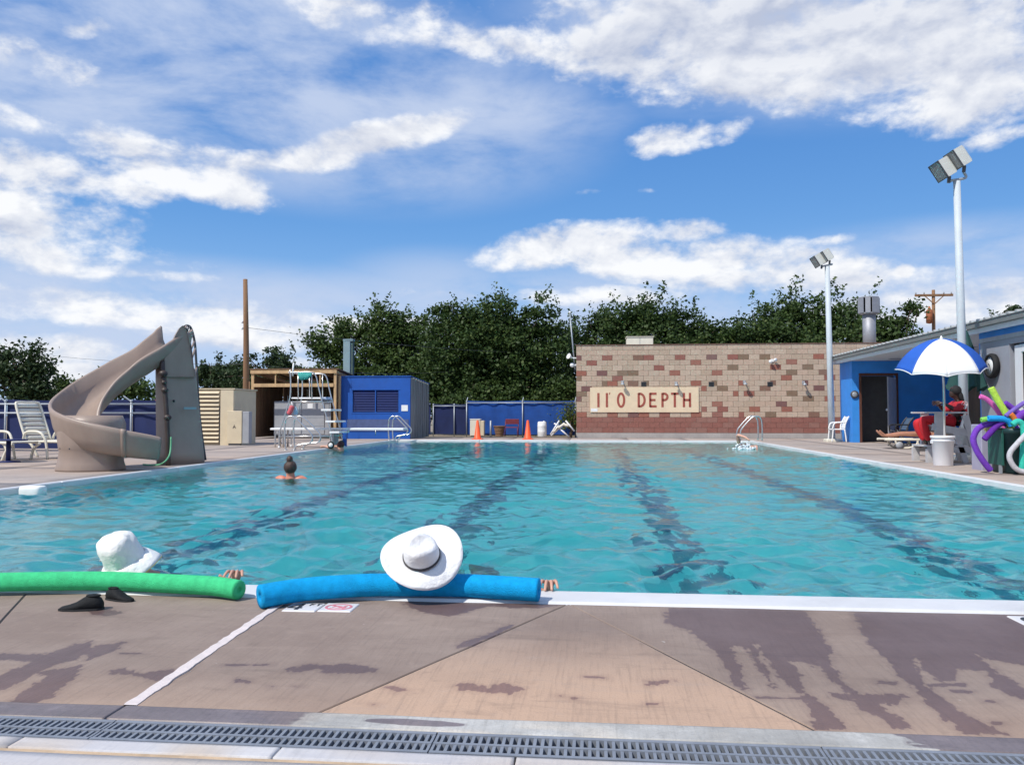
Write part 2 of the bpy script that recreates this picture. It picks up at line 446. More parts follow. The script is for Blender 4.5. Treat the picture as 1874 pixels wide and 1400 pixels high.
def ob(name, mb, m, parent=None, world=True, fix=True, bevel=0.0):
    """one mesh object; coordinates are world ones unless world=False (then in the parent's frame)"""
    me = bpy.data.meshes.new(name)
    vs = mb.v
    if parent is not None and world:
        root = parent; L = Vector((0, 0, 0))
        while root is not None:
            L += root.location; root = root.parent
        vs = [(p[0] - L.x, p[1] - L.y, p[2] - L.z) for p in vs]
    me.from_pydata(vs, [], mb.f)
    me.polygons.foreach_set('use_smooth', mb.sm)
    if fix:
        bm = bmesh.new(); bm.from_mesh(me); bmesh.ops.remove_doubles(bm, verts=bm.verts, dist=1e-6)
        bmesh.ops.recalc_face_normals(bm, faces=bm.faces); bm.to_mesh(me); bm.free()
    ms = m if isinstance(m, (list, tuple)) else [m]
    for q in ms: me.materials.append(q)
    o = bpy.data.objects.new(name, me); COL.objects.link(o)
    if parent is not None: o.parent = parent
    if bevel:
        bv = o.modifiers.new('bevel', 'BEVEL'); bv.width = bevel; bv.segments = 2; bv.limit_method = 'ANGLE'
    return o

def thing(name, label, cat, loc=(0, 0, 0), rotz=0.0, group=None):
    o = bpy.data.objects.new(name, None); COL.objects.link(o)
    o.empty_display_size = .2
    o.location = loc; o.rotation_euler = (0, 0, rotz)
    return props(o, label, cat, group)

def single(name, mb, m, label, cat, group=None, **k):
    return props(ob(name, mb, m, **k), label, cat, group)

def copy_tree(o, parent=None):
    c = o.copy(); COL.objects.link(c)
    if parent is not None: c.parent = parent
    for ch in list(o.children): copy_tree(ch, c)
    return c

def spline(pts, n=8):
    """Catmull-Rom through the points"""
    P = [Vector(p) for p in pts]; out = []
    for i in range(len(P) - 1):
        a = P[max(i - 1, 0)]; b = P[i]; c = P[i + 1]; d = P[min(i + 2, len(P) - 1)]
        for k in range(n):
            t = k / n
            out.append(.5 * ((2 * b) + (c - a) * t + (2 * a - 5 * b + 4 * c - d) * t * t + (3 * b - a - 3 * c + d) * t ** 3))
    out.append(P[-1])
    return out

def vnoise(x, y, seed=0):
    """smooth value noise on numpy arrays"""
    r = np.random.default_rng(seed); T = r.random((256, 256))
    xi = np.floor(x).astype(int); yi = np.floor(y).astype(int); fx = x - xi; fy = y - yi
    fx = fx * fx * (3 - 2 * fx); fy = fy * fy * (3 - 2 * fy)
    g = lambda a, b: T[a % 256, b % 256]
    return (g(xi, yi) * (1 - fx) + g(xi + 1, yi) * fx) * (1 - fy) + (g(xi, yi + 1) * (1 - fx) + g(xi + 1, yi + 1) * fx) * fy

# ------------------------------------------------------------------ ground, pool, water, deck
XL, XR, Y0, Y1 = -6.65, 5.02, 4.03, 27.7
WZ = -0.055                                     # water level

mb = MB()
for a, b, c, d in ((-400, -30, -5, 600), (20, 400, -5, 600), (-30, 20, 40, 600), (-400, 400, -60, -5)):
    mb.add([(a, c, -.06), (b, c, -.06), (b, d, -.06), (a, d, -.06)], [(0, 1, 2, 3)])
mb.add([(-30, -5, -.06), (XL - .5, -5, -.06), (XL - .5, 40, -.06), (-30, 40, -.06)], [(0, 1, 2, 3)])
mb.add([(XR + .5, -5, -.06), (20, -5, -.06), (20, 40, -.06), (XR + .5, 40, -.06)], [(0, 1, 2, 3)])
mb.add([(XL - .5, Y1 + .5, -.06), (XR + .5, Y1 + .5, -.06), (XR + .5, 40, -.06), (XL - .5, 40, -.06)], [(0, 1, 2, 3)])
mb.add([(XL - .5, -5, -.20), (XR + .5, -5, -.20), (XR + .5, Y0 - .15, -.20), (XL - .5, Y0 - .15, -.20)], [(0, 1, 2, 3)])
props(ob('ground', mb, M_earth), kind='structure')

# basin
def basin_mat():
    m = bpy.data.materials.new('pool_plaster'); m.use_nodes = True; nt = m.node_tree; b = nt.nodes['Principled BSDF']
    tc = nt.nodes.new('ShaderNodeTexCoord'); oc = S(nt, tc.outputs['Object'])
    n = noise(nt, oc, .7, 5, .6, .4)
    c = mixc(nt, n.smooth(.3, .7), (.36, .75, .75), (.60, .90, .88))
    nt.links.new(c.s, b.inputs['Base Color']); b.inputs['Roughness'].default_value = .8
    return m
M_basin = basin_mat()
M_lane = mat('navy_lane_tiles', (.028, .060, .15), .5, .3, 8)
def floor_z(y): return -1.12 - max(0.0, (y - 11)) * .125
mb = MB()
ys = [Y0 - .004, 8, 11, 16, 22, Y1 + .004]
BL, BR = XL - .004, XR + .004
for i in range(len(ys) - 1):
    a, b = ys[i], ys[i + 1]; za, zb = floor_z(a), floor_z(b)
    mb.add([(BL, a, za), (BR, a, za), (BR, b, zb), (BL, b, zb)], [(0, 1, 2, 3)])
    mb.add([(BL, a, za), (BL, b, zb), (BL, b, -.2), (BL, a, -.2)], [(0, 1, 2, 3)])
    mb.add([(BR, a, za), (BR, b, zb), (BR, b, -.2), (BR, a, -.2)], [(3, 2, 1, 0)])
for y, o in ((ys[0], (3, 2, 1, 0)), (ys[-1], (0, 1, 2, 3))):
    mb.add([(BL, y, floor_z(y)), (BR, y, floor_z(y)), (BR, y, -.2), (BL, y, -.2)], [o])
basin = props(ob('pool_basin', mb, M_basin, fix=False), kind='structure')
LANES = [-5.35, -3.35, -1.35, 0.72, 2.75, 4.3]
for lx in LANES[1:5]:
    mb = MB()
    yy = [Y0 + 1.2, 8, 11, 16, 22, Y1 - 1.4]
    for i in range(len(yy) - 1):
        a, b = yy[i], yy[i + 1]
        mb.add([(lx - .15, a, floor_z(a) + .006), (lx + .15, a, floor_z(a) + .006), (lx + .15, b, floor_z(b) + .006), (lx - .15, b, floor_z(b) + .006)], [(0, 1, 2, 3)])
    for yc in (Y0 + 1.2, Y1 - 1.4):
        mb.add([(lx - .5, yc - .15, floor_z(yc - .15) + .010), (lx + .5, yc - .15, floor_z(yc - .15) + .010), (lx + .5, yc + .15, floor_z(yc + .15) + .010), (lx - .5, yc + .15, floor_z(yc + .15) + .010)], [(0, 1, 2, 3)])
    ob('lane_line', mb, M_lane, basin, fix=False)

# water: wind-rippled sheet
def water_mat():
    m = bpy.data.materials.new('pool_water'); m.use_nodes = True; nt = m.node_tree; nt.nodes.clear()
    tc = nt.nodes.new('ShaderNodeTexCoord'); oc = S(nt, tc.outputs['Object'])
    n = noise(nt, mapping(nt, oc, scale=(1, 1.5, 1)), 13.0, 3, .55, .3)
    bp = nt.nodes.new('ShaderNodeBump'); bp.inputs['Strength'].default_value = .46; bp.inputs['Distance'].default_value = .012
    nt.links.new(n.s, bp.inputs['Height'])
    fr = nt.nodes.new('ShaderNodeFresnel'); fr.inputs['IOR'].default_value = 1.33; nt.links.new(bp.outputs[0], fr.inputs['Normal'])
    gl = nt.nodes.new('ShaderNodeBsdfGlossy'); gl.inputs['Roughness'].default_value = .03; nt.links.new(bp.outputs[0], gl.inputs['Normal'])
    gl.inputs['Color'].default_value = (1, 1, 1, 1)
    rf = nt.nodes.new('ShaderNodeBsdfRefraction'); rf.inputs['IOR'].default_value = 1.33; rf.inputs['Roughness'].default_value = .0
    rf.inputs['Color'].default_value = (.34, .74, .77, 1); nt.links.new(bp.outputs[0], rf.inputs['Normal'])
    tr = nt.nodes.new('ShaderNodeBsdfTransparent'); tr.inputs['Color'].default_value = (.42, .82, .84, 1)
    df = nt.nodes.new('ShaderNodeBsdfDiffuse'); df.inputs['Color'].default_value = (.03, .23, .26, 1); nt.links.new(bp.outputs[0], df.inputs['Normal'])
    m1 = nt.nodes.new('ShaderNodeMixShader'); m1.inputs[0].default_value = .22
    nt.links.new(rf.outputs[0], m1.inputs[1]); nt.links.new(tr.outputs[0], m1.inputs[2])
    m2 = nt.nodes.new('ShaderNodeMixShader'); m2.inputs[0].default_value = .06
    nt.links.new(m1.outputs[0], m2.inputs[1]); nt.links.new(df.outputs[0], m2.inputs[2])
    m3 = nt.nodes.new('ShaderNodeMixShader'); nt.links.new(fr.outputs[0], m3.inputs[0])
    nt.links.new(m2.outputs[0], m3.inputs[1]); nt.links.new(gl.outputs[0], m3.inputs[2])
    o = nt.nodes.new('ShaderNodeOutputMaterial'); nt.links.new(m3.outputs[0], o.inputs[0])
    return m

def build_water():
    nx, ny = 420, 640
    xs = np.linspace(XL, XR, nx)
    t = np.linspace(0, 1, ny); ys = Y0 + (Y1 - Y0) * (t * .45 + .55 * t ** 2.0)
    X, Y = np.meshgrid(xs, ys)
    Z = np.zeros_like(X)
    r = np.random.default_rng(3)
    wx = X + .35 * (vnoise(X * .8, Y * .8, 1) - .5); wy = Y + .35 * (vnoise(X * .8 + 40, Y * .8, 2) - .5)
    for i in range(90):
        lam = .10 * (.95 / .10) ** r.random()
        th = r.normal(R(96), R(38))
        k = 2 * math.pi / lam
        ph = r.random() * 6.28
        amp = .0052 * lam ** 1.0 * (.6 if lam > .45 else 1.0)
        ok = np.clip((lam - np.gradient(ys)[:, None] * 2.2) / .05, 0, 1)
        Z += amp * ok * np.sin(k * (wx * math.cos(th) + wy * math.sin(th)) + ph)
    gust = .45 + 1.15 * vnoise(X * .45 + 9, Y * .34 + 3, 5) * (.6 + .8 * vnoise(X * 1.3, Y * .9, 6))
    Z *= gust * (1 - .62 * np.clip((Y - 8) / 14, 0, 1))
    e = np.clip(np.minimum(X - XL, XR - X) / .08, 0, 1); Z *= .3 + .7 * e
    co = np.stack([X, Y, Z], -1).reshape(-1, 3)
    idx = np.arange(nx * ny).reshape(ny, nx)
    q = np.stack([idx[:-1, :-1], idx[:-1, 1:], idx[1:, 1:], idx[1:, :-1]], -1).reshape(-1, 4)
    me = bpy.data.meshes.new('pool_water')
    me.vertices.add(len(co)); me.vertices.foreach_set('co', co.ravel())
    me.loops.add(q.size); me.loops.foreach_set('vertex_index', q.ravel())
    me.polygons.add(len(q)); me.polygons.foreach_set('loop_start', np.arange(0, q.size, 4)); me.polygons.foreach_set('loop_total', np.full(len(q), 4))
    me.polygons.foreach_set('use_smooth', np.ones(len(q), bool))
    me.update(); me.validate()
    me.materials.append(water_mat())
    o = bpy.data.objects.new('pool_water', me); COL.objects.link(o); o.location.z = WZ
    props(o, kind='structure')
build_water()

# coping round the pool: front lip of long white sections, thin on the other sides
coping = thing('pool_coping', None, None, (0, 0, 0)); coping['kind'] = 'structure'
def coping_piece(x0, x1, y0, y1):
    mb = MB().bbox((x0, y0, -.30), (x1, y1, .012), .012)
    ob('coping_section', mb, M_coping, coping)
xx = [-7.0, -4.6, -2.2, .2, 2.6, 5.3]
coping_piece(xx[0], xx[-1], 3.790, Y0)
for i in range(8):
    a = Y0 + (Y1 - Y0) * i / 8; b = Y0 + (Y1 - Y0) * (i + 1) / 8
    coping_piece(XL - .11, XL, a + .003, b - .003); coping_piece(XR, XR + .10, a + .003, b - .003)
for i in range(4):
    a = XL - .14 + (XR - XL + .28) * i / 4; b = XL - .14 + (XR - XL + .28) * (i + 1) / 4
    coping_piece(a + .003, b - .003, Y1, Y1 + .14)

# ------------------------------------------------------------------ near deck: five poured slabs with open joints, wet patches lying on them
def sdist(px, py, poly):
    """signed distance to a polygon, negative inside"""
    n = len(poly); d = np.full(px.shape, 1e9); ins = np.zeros(px.shape, bool)
    for i in range(n):
        ax, ay = poly[i]; bx, by = poly[(i + 1) % n]
        ex, ey = bx - ax, by - ay
        t = np.clip(((px - ax) * ex + (py - ay) * ey) / (ex * ex + ey * ey + 1e-12), 0, 1)
        d = np.minimum(d, np.hypot(px - ax - t * ex, py - ay - t * ey))
        c = ((ay > py) != (by > py)) & (px < (bx - ax) * (py - ay) / (by - ay + 1e-12) + ax)
        ins ^= c
    return np.where(ins, -d, d)
def zp(lst, ox, oy, k): return [tuple(G(ox + x / k, oy + y / k)[:2]) for x, y in lst]
K = 2.928
WET = [
    zp([(-40, 153), (700, 160), (760, 260), (830, 370), (840, 450), (900, 540), (1000, 620), (1120, 690), (1190, 740), (1280, 800), (1170, 800), (1100, 740), (990, 690), (930, 620), (830, 530), (800, 480), (690, 440), (610, 440), (660, 500), (700, 600), (800, 670), (870, 740), (930, 800), (760, 800), (740, 700), (640, 600), (570, 540), (520, 460), (440, 350), (450, 420), (520, 520), (570, 620), (500, 560), (430, 430), (400, 370), (300, 350), (340, 440), (390, 590), (330, 580), (270, 430), (160, 340), (80, 270), (-40, 235)], 1234, 1060, K),
    zp([(960, 165), (2600, 175), (2600, 520), (1874, 460), (1700, 430), (1620, 400), (1700, 470), (1800, 540), (1874, 590), (2300, 720), (1874, 650), (1760, 600), (1700, 560), (1660, 490), (1520, 480), (1500, 540), (1420, 545), (1340, 490), (1280, 390), (1290, 460), (1350, 570), (1430, 640), (1560, 730), (1780, 825), (1560, 825), (1440, 740), (1300, 600), (1200, 500), (1100, 400), (1040, 340), (970, 220)], 1234, 1060, K),
    zp([(830, 605), (1040, 615), (1180, 608), (1285, 632), (1180, 668), (1060, 660), (840, 632)], 1234, 1060, K),
    zp([(1085, 540), (1195, 548), (1190, 566), (1090, 560)], 1234, 1060, K),
    zp([(1350, 560), (1555, 556), (1550, 572), (1360, 574)], 1234, 1060, K),
    zp([(430, 624), (680, 630), (670, 642), (440, 636)], 1234, 1060, K),
    zp([(1700, 760), (1755, 765), (1745, 782), (1705, 778)], 1234, 1060, K), zp([(1660, 645), (1730, 650), (1720, 664), (1665, 660)], 1234, 1060, K),
    zp([(1475, 590), (1610, 598), (1600, 614), (1480, 604)], 1234, 1060, K),
    zp([(685, 510), (760, 500), (860, 525), (940, 500), (1060, 525), (1020, 545), (1010, 570), (930, 552), (860, 556), (800, 548), (700, 535)], 600, 1080, K),
    zp([(300, 520), (350, 512), (440, 538), (380, 545)], 600, 1080, K), zp([(1700, 485), (1800, 476), (1850, 482), (1760, 508), (1710, 512)], 600, 1080, K),
    zp([(1700, 602), (1772, 604), (1765, 614), (1705, 613)], 600, 1080, K), zp([(1292, 568), (1350, 574), (1335, 588), (1300, 584)], 600, 1080, K),
    zp([(1370, 458), (1490, 464), (1485, 471), (1372, 466)], 600, 1080, K), zp([(1230, 560), (1258, 562), (1250, 572)], 600, 1080, K), zp([(228, 608), (256, 610), (248, 618)], 600, 1080, K),
    zp([(400, 58), (1290, 70), (1130, 100), (850, 88), (640, 140), (430, 95)], 600, 1080, K),
    zp([(690, 290), (850, 238), (980, 180), (990, 190), (830, 268), (790, 296), (700, 312)], 600, 1080, K),
    zp([(-600, 330), (0, 340), (260, 340), (480, 270), (500, 300), (690, 270), (620, 330), (470, 375), (460, 345), (270, 410), (250, 430), (440, 400), (430, 450), (300, 540), (290, 570), (200, 605), (40, 615), (130, 540), (280, 455), (170, 450), (0, 540), (-500, 600), (-500, 500), (0, 460), (180, 380), (0, 370), (-600, 420)], 0, 1080, K),
    zp([(580, 435), (640, 418), (760, 440), (930, 420), (940, 440), (850, 480), (760, 460), (640, 450)], 0, 1080, K),
    zp([(1550, 420), (1640, 400), (1874, 395), (2010, 420), (2000, 440), (1874, 440), (1760, 447), (1700, 420), (1580, 436)], 0, 1080, K),
    zp([(1215, 394), (1450, 394), (1440, 404), (1220, 402)], 0, 1080, K), zp([(1260, 470), (1340, 484), (1335, 494), (1262, 490)], 0, 1080, K),
    zp([(1570, 510), (1610, 512), (1600, 522)], 0, 1080, K), zp([(1435, 508), (1475, 512), (1465, 520)], 0, 1080, K), zp([(640, 335), (780, 336), (775, 342), (642, 343)], 0, 1080, K),
    zp([(480, 105), (590, 100), (650, 125), (560, 140), (500, 130)], 0, 1080, K),
]
def wetness(X, Y):
    w = np.zeros_like(X)
    j = (vnoise(X * 70, Y * 40, 21) - .5) * .022 + (vnoise(X * 150, Y * 80, 22) - .5) * .022 + (vnoise(X * 14, Y * 9, 23) - .5) * .02
    for p in WET:
        a = np.array(p); ext = .06
        msk = (X > a[:, 0].min() - ext) & (X < a[:, 0].max() + ext) & (Y > a[:, 1].min() - ext) & (Y < a[:, 1].max() + ext)
        if not msk.any(): continue
        size = min(np.ptp(a[:, 0]), np.ptp(a[:, 1]) * 1.5)
        jj = j[msk] * min(1, size / .12)
        d = sdist(X[msk], Y[msk], p) + jj
        w[msk] = np.maximum(w[msk], np.maximum(np.clip(.5 - d / .012, 0, 1), .33 * np.exp(-np.clip(d, 0, 1) / .022)))
    return w

def grid_slab(name, corners, nx, ny, m, parent, z=0.0, wetf=None, tint=None, thick=.14):
    """slab from four plan corners (near-left, near-right, far-right, far-left), finely divided on top"""
    (ax, ay), (bx, by), (cx, cy), (dx, dy) = corners
    u, v = np.meshgrid(np.linspace(0, 1, nx), np.linspace(0, 1, ny))
    X = (1 - v) * ((1 - u) * ax + u * bx) + v * ((1 - u) * dx + u * cx)
    Y = (1 - v) * ((1 - u) * ay + u * by) + v * ((1 - u) * dy + u * cy)
    Zt = z + (vnoise(X * 3 + 7, Y * 3, 31) - .5) * .003
    co = np.stack([X, Y, Zt], -1).reshape(-1, 3)
    idx = np.arange(nx * ny).reshape(ny, nx)
    q = np.stack([idx[:-1, :-1], idx[:-1, 1:], idx[1:, 1:], idx[1:, :-1]], -1).reshape(-1, 4)
    rim = np.concatenate([idx[0, :], idx[1:, -1], idx[-1, -2::-1], idx[-2:0:-1, 0]])
    low = co[rim].copy(); low[:, 2] = z - thick
    n0 = len(co); nr = len(rim)
    k = np.arange(nr); k2 = (k + 1) % nr
    side = np.stack([rim[k], n0 + k, n0 + k2, rim[k2]], -1)
    co = np.concatenate([co, low]); q = np.concatenate([q, side])
    me = bpy.data.meshes.new(name)
    me.vertices.add(len(co)); me.vertices.foreach_set('co', co.ravel())
    me.loops.add(q.size); me.loops.foreach_set('vertex_index', q.ravel())
    me.polygons.add(len(q)); me.polygons.foreach_set('loop_start', np.arange(0, q.size, 4)); me.polygons.foreach_set('loop_total', np.full(len(q), 4))
    me.update()
    for an, fn in (('wet', wetf), ('tint', tint)):
        at = me.attributes.new(an, 'FLOAT', 'POINT')
        val = np.zeros(len(co))
        if fn is not None: val[:] = fn(co[:, 0], co[:, 1])
        at.data.foreach_set('value', val)
    me.materials.append(m)
    o = bpy.data.objects.new(name, me); COL.objects.link(o)
    if parent is not None: o.parent = parent
    return o

deck = thing('pool_deck', None, None); deck['kind'] = 'structure'
YN, YF = 2.352, 3.787
def lx(p, q, y): return p[0] + (q[0] - p[0]) * (y - p[1]) / (q[1] - p[1])
L_crack = ((-2.40, 3.19), (-2.67, 3.725)); L_white = ((-1.352, 2.319), (-1.411, 3.732))
L_dl = ((-.793, 2.339), (-.118, 3.80)); L_dr = ((.584, 2.37), (-.118, 3.80))
g = .006
def ln(L, s): return (lx(*L, YN) + s, lx(*L, YF) + s)
edges = [((-6.8, -6.8), None), (ln(L_crack, -g), ln(L_crack, g)), (ln(L_white, -.018), ln(L_white, .018)), (ln(L_dl, -g), ln(L_dl, g)), (ln(L_dr, -g), ln(L_dr, g)), ((5.3, 5.3), None)]
for i in range(5):
    l = edges[i][1] or edges[i][0]; r = edges[i + 1][0]
    w = max(r[0] - l[0], r[1] - l[1])
    tri = i == 3
    tintf = (lambda X, Y: np.clip((3.35 - Y) / .75, 0, 1) * .95) if tri else (lambda X, Y: np.clip((2.75 - Y) / .4, 0, 1) * .38)
    xr = r[1] if not tri else max(r[1], l[1] + .004)
    grid_slab('slab', ((l[0], YN), (r[0], YN), (xr, YF), (l[1], YF)), int(min(900, w / .0055)), 170, M_deck, deck, 0.0, wetness, tintf)
for Lj in (L_crack, L_dl, L_dr):
    mb = MB(); q = [(lx(*Lj, YN) - .0055, YN, -.1), (lx(*Lj, YN) + .0055, YN, -.1), (lx(*Lj, YF - .02) + .0055, YF - .02, -.1), (lx(*Lj, YF - .02) - .0055, YF - .02, -.1)]
    ob('joint', mb.prism(q, (0, 0, .097)), M_joint, deck)
# white caulk line run unevenly down one joint
mb = MB(); n = 60; a = []; b = []
for k in range(n + 1):
    y = YN + .004 + (YF - YN - .01) * k / n
    c = lx(*L_white, y); wl = .017 + .002 * math.sin(k * 1.3) + .004 * random.random() - .004 * (k > 48); wr = .017 + .002 * math.sin(k * .9 + 1) + .004 * random.random()
    a.append((c - wl, y, .004)); b.append((c + wr, y, .004))
vs = a + b
mb.add(vs, [(k, n + 1 + k, n + 2 + k, k + 1) for k in range(n)])
vs2 = [(x, y, -.05) for x, y, z in a] + [(x, y, -.05) for x, y, z in b]
mb.add([*a, *vs2[:n + 1]], [(k, k + 1, n + 2 + k, n + 1 + k) for k in range(n)])
mb.add([*b, *vs2[n + 1:]], [(k, n + 1 + k, n + 2 + k, k + 1) for k in range(n)])
ob('caulk_line', mb, M_caulk, deck)

# concrete curb both sides of the drain, drain channel, gratings
def curb_wet(X, Y):
    n = (vnoise(X * 9, Y * 30, 41) - .5) * .5 + (vnoise(X * 40, Y * 90, 42) - .5) * .15
    w = np.clip((-.72 - X) / .14 + n * 2.2 * np.clip((X + 1.0) / .25, 0, 1), 0, 1)
    w = np.maximum(w, np.clip((X - .78 + n * .22 - (2.33 - Y) * .6) / .03, 0, 1))
    w = np.maximum(w, np.clip(.5 - (np.hypot((X + .50) / .13, (Y - 2.30) / .022) - 1 + n * .8) / .2, 0, 1))
    return w
CB0, CB1 = 2.246, YN - .006
for a, b in ((-4.4, -1.365), (-1.357, 1.60), (1.608, 4.4)):
    grid_slab('curb', ((a, CB0), (b, CB0), (b, CB1), (a, CB1)), 420, 22, M_curb, deck, .004, curb_wet, lambda X, Y: np.clip((vnoise(X * 6, Y * 20, 44) - .6) * 2, 0, 1))
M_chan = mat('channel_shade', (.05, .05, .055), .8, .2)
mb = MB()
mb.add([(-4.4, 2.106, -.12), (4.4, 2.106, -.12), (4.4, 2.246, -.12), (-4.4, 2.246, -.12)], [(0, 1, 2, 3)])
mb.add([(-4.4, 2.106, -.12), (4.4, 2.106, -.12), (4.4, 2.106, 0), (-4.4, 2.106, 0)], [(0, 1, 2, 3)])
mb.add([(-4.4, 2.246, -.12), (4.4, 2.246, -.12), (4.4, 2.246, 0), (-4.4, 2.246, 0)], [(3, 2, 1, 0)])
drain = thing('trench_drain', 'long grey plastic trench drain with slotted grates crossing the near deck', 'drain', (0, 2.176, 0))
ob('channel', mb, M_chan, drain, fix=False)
def grate_mesh(L):
    mb = MB(); z0, z1 = -.022, .002
    for y0, y1 in ((2.108, 2.121), (2.166, 2.177), (2.228, 2.244)): mb.box((0.002, y0, z0), (L - .002, y1, z1))
    n = int(round(L / .0205)); p = L / n
    for k in range(n + 1):
        x = k * p; w = .0042 if 0 < k < n else .009
        for y0, y1 in ((2.121, 2.166), (2.177, 2.228)):
            mb.box((max(.002, x - w), y0, z0), (min(L - .002, x + w), y1, z1 - .0015))
    return mb
gx = [-3.28, -2.30, -1.325, -.42, .575, 1.57, 2.56]
for i in range(6):
    o = ob('grate', grate_mesh(gx[i + 1] - gx[i]), M_grate, drain, world=False, bevel=0.0)
    o.location = (gx[i], -2.176, 0)
# paving this side of the drain
for a, b in ((-4.4, -1.50), (-1.494, -.80), (-.794, -.20), (-.194, .42), (.426, 4.4)):
    grid_slab('paving', ((a, 2.035), (b, 2.035), (b, 2.100), (a, 2.100)), 60, 8, M_pave, deck, .003, None, lambda X, Y: np.clip((vnoise(X * 5, Y * 5, 47) - .5) * 1.5, 0, 1))
mb = MB().box((-4.4, 2.014, -.1), (4.4, 2.031, .001)); ob('caulk_line', mb, M_tan, deck)
for a, b in ((-4.4, -1.52), (-1.514, -.46), (-.454, .75), (.756, 4.4)):
    grid_slab('paving', ((a, .2), (b, .2), (b, 2.010), (a, 2.010)), 60, 60, M_pave, deck, .003, None, lambda X, Y: np.clip((vnoise(X * 5, Y * 5, 48) - .45) * 1.5, 0, 1))

# decks on the other sides, poured in bays
def bays(x0, x1, y0, y1, nx, ny, m, z=0.0):
    for i in range(nx):
        for j in range(ny):
            a = x0 + (x1 - x0) * i / nx; b = x0 + (x1 - x0) * (i + 1) / nx; c = y0 + (y1 - y0) * j / ny; d = y0 + (y1 - y0) * (j + 1) / ny
            grid_slab('slab', ((a + .006, c + .006), (b - .006, c + .006), (b - .006, d - .006), (a + .006, d - .006)), 6, 6, m, deck, z,
                      lambda X, Y: np.zeros_like(X), lambda X, Y: vnoise(X * .6, Y * .4, 51) * .6, .1)
bays(XL - .115 - 9.6, XL - .115, 3.775, 30.9, 4, 9, M_deck2)
bays(XR + .105, XR + .105 + 7.2, 3.775, 30.9, 4, 9, M_deck2)
bays(XL - .14, XR + .14, Y1 + .145, 30.9, 6, 1, M_deck2)
# ------------------------------------------------------------------ long brick building at the far end, block by block
BY = 31.0; CO = .19; BW = .3785; BX0 = -.645
bld = thing('brick_building', 'long tan block building with scattered red and brown blocks beyond the pool', 'building', (BX0, BY, 0))
mb = MB().box((BX0, BY + .012, 0), (12.2, BY + 6, 18 * CO - .02)); ob('wall', mb, M_mortar, bld)
mb = MB().box((BX0 - .03, BY - .03, 18 * CO - .018), (12.25, BY + .30, 18 * CO + .015)); ob('parapet_cap', mb, mat('cap_rust', (.16, .09, .065), .8, .3, 8), bld)
def block_mat(name, c): return mat('block_' + name, c, .88, .14, 14, .8, 45, dirt=.16, objrand=.24)
TAN = [block_mat('tan_a', (.47, .355, .265)), block_mat('tan_b', (.50, .385, .29)), block_mat('tan_c', (.445, .335, .245)), block_mat('tan_d', (.485, .355, .265))]
DRK = [block_mat('red_a', (.27, .105, .08)), block_mat('brown_a', (.21, .115, .08)), block_mat('umber', (.215, .14, .09)), block_mat('plum', (.185, .09, .08)), block_mat('red_b', (.30, .115, .08))]
M_redband = mat('red_painted_block', (.265, .105, .08), .8, .12, 10, .7, 45, dirt=.22, objrand=.3)
def block_mesh(name, w, m):
    mb = MB(); h = CO
    mb.loft([[(.0035, 0, .004), (w - .0035, 0, .004), (w - .0035, 0, h - .004), (.0035, 0, h - .004)],
             [(.0035, -.008, .004), (w - .0035, -.008, .004), (w - .0035, -.008, h - .004), (.0035, -.008, h - .004)],
             [(.008, -.012, .008), (w - .008, -.012, .008), (w - .008, -.012, h - .008), (.008, -.012, h - .008)]], smooth=False)
    me = bpy.data.meshes.new(name); me.from_pydata([tuple(v) for v in mb.v], [], mb.f)
    bm = bmesh.new(); bm.from_mesh(me); bmesh.ops.remove_doubles(bm, verts=bm.verts, dist=1e-6); bmesh.ops.recalc_face_normals(bm, faces=bm.faces); bm.to_mesh(me); bm.free()
    me.materials.append(m); return me
BM = {}
def bmesh_for(half, m):
    k = (half, m.name)
    if k not in BM: BM[k] = block_mesh('block', BW / 2 if half else BW, m)
    return BM[k]
# rows counted from the base; entries are (centre in blocks from the left corner, half block)
u = lambda xz: (xz - 82) / 66.3
DARK = {
    15: [(96, 1), (275, 0), (473, 0), (539, 0), (740, 0), (940, 0), (1082, 0), (1148, 0), (1283, 0), (1635, 0)],
    14: [(175, 0), (842, 0), (1458, 0)], 13: [(607, 0), (1080, 0), (1353, 0), (1563, 0)],
    12: [(115, 0), (242, 0), (373, 0), (439, 0), (705, 0), (975, 0), (1458, 0), (1668, 0)],
    11: [(97, 1), (342, 0), (1427, 0), (1693, 0)],
    10: [(260, 1), (305, 0), (437, 0), (525, 1), (842, 0), (960, 1), (1130, 1), (1338, 1), (1515, 1)],
    9: [(145, 0), (895, 1), (1013, 0), (1290, 0), (1637, 0)], 8: [(112, 0), (1098, 1), (1187, 0), (1463, 0)],
    7: [(95, 1), (1567, 0), (1693, 0)], 6: [(980, 0), (1395, 0)], 5: [(897, 1), (1018, 0), (1222, 0), (1432, 0)],
    4: [(112, 0), (310, 0), (443, 0), (509, 0), (640, 0), (845, 0), (980, 0), (1135, 1), (1328, 0), (1605, 0)],
}
sign_x = (u(177), u(877)); n_part = 0; rest = MB(); rest_m = []
cells = []
for row in range(0, 18):
    off = 0 if row % 2 == 0 else -.5
    nb = 34
    # snap the wanted dark blocks to the bond of this row
    want = {}
    for xz, half in DARK.get(row, []):
        p = u(xz)
        if half:
            i = int(math.floor(p - off)); s = 0 if (p - off - i) < .5 else 1
            want.setdefault(i, []).append(('h', s))
        else:
            want.setdefault(int(round(p - off - .5)), []).append(('f', 0))
    for i in range(nb):
        a = max(0.0, i + off); b = i + off + 1
        if b <= 0 or a >= 33: continue
        if i in want and want[i][0][0] == 'h':
            s = want[i][0][1]
            for k in range(2):
                aa = i + off + .5 * k
                if aa >= -1e-6: cells.append((row, aa, True, k == s))
        elif b - a < .75: cells.append((row, a, True, i in want))
        else: cells.append((row, a, False, i in want))
vis = []
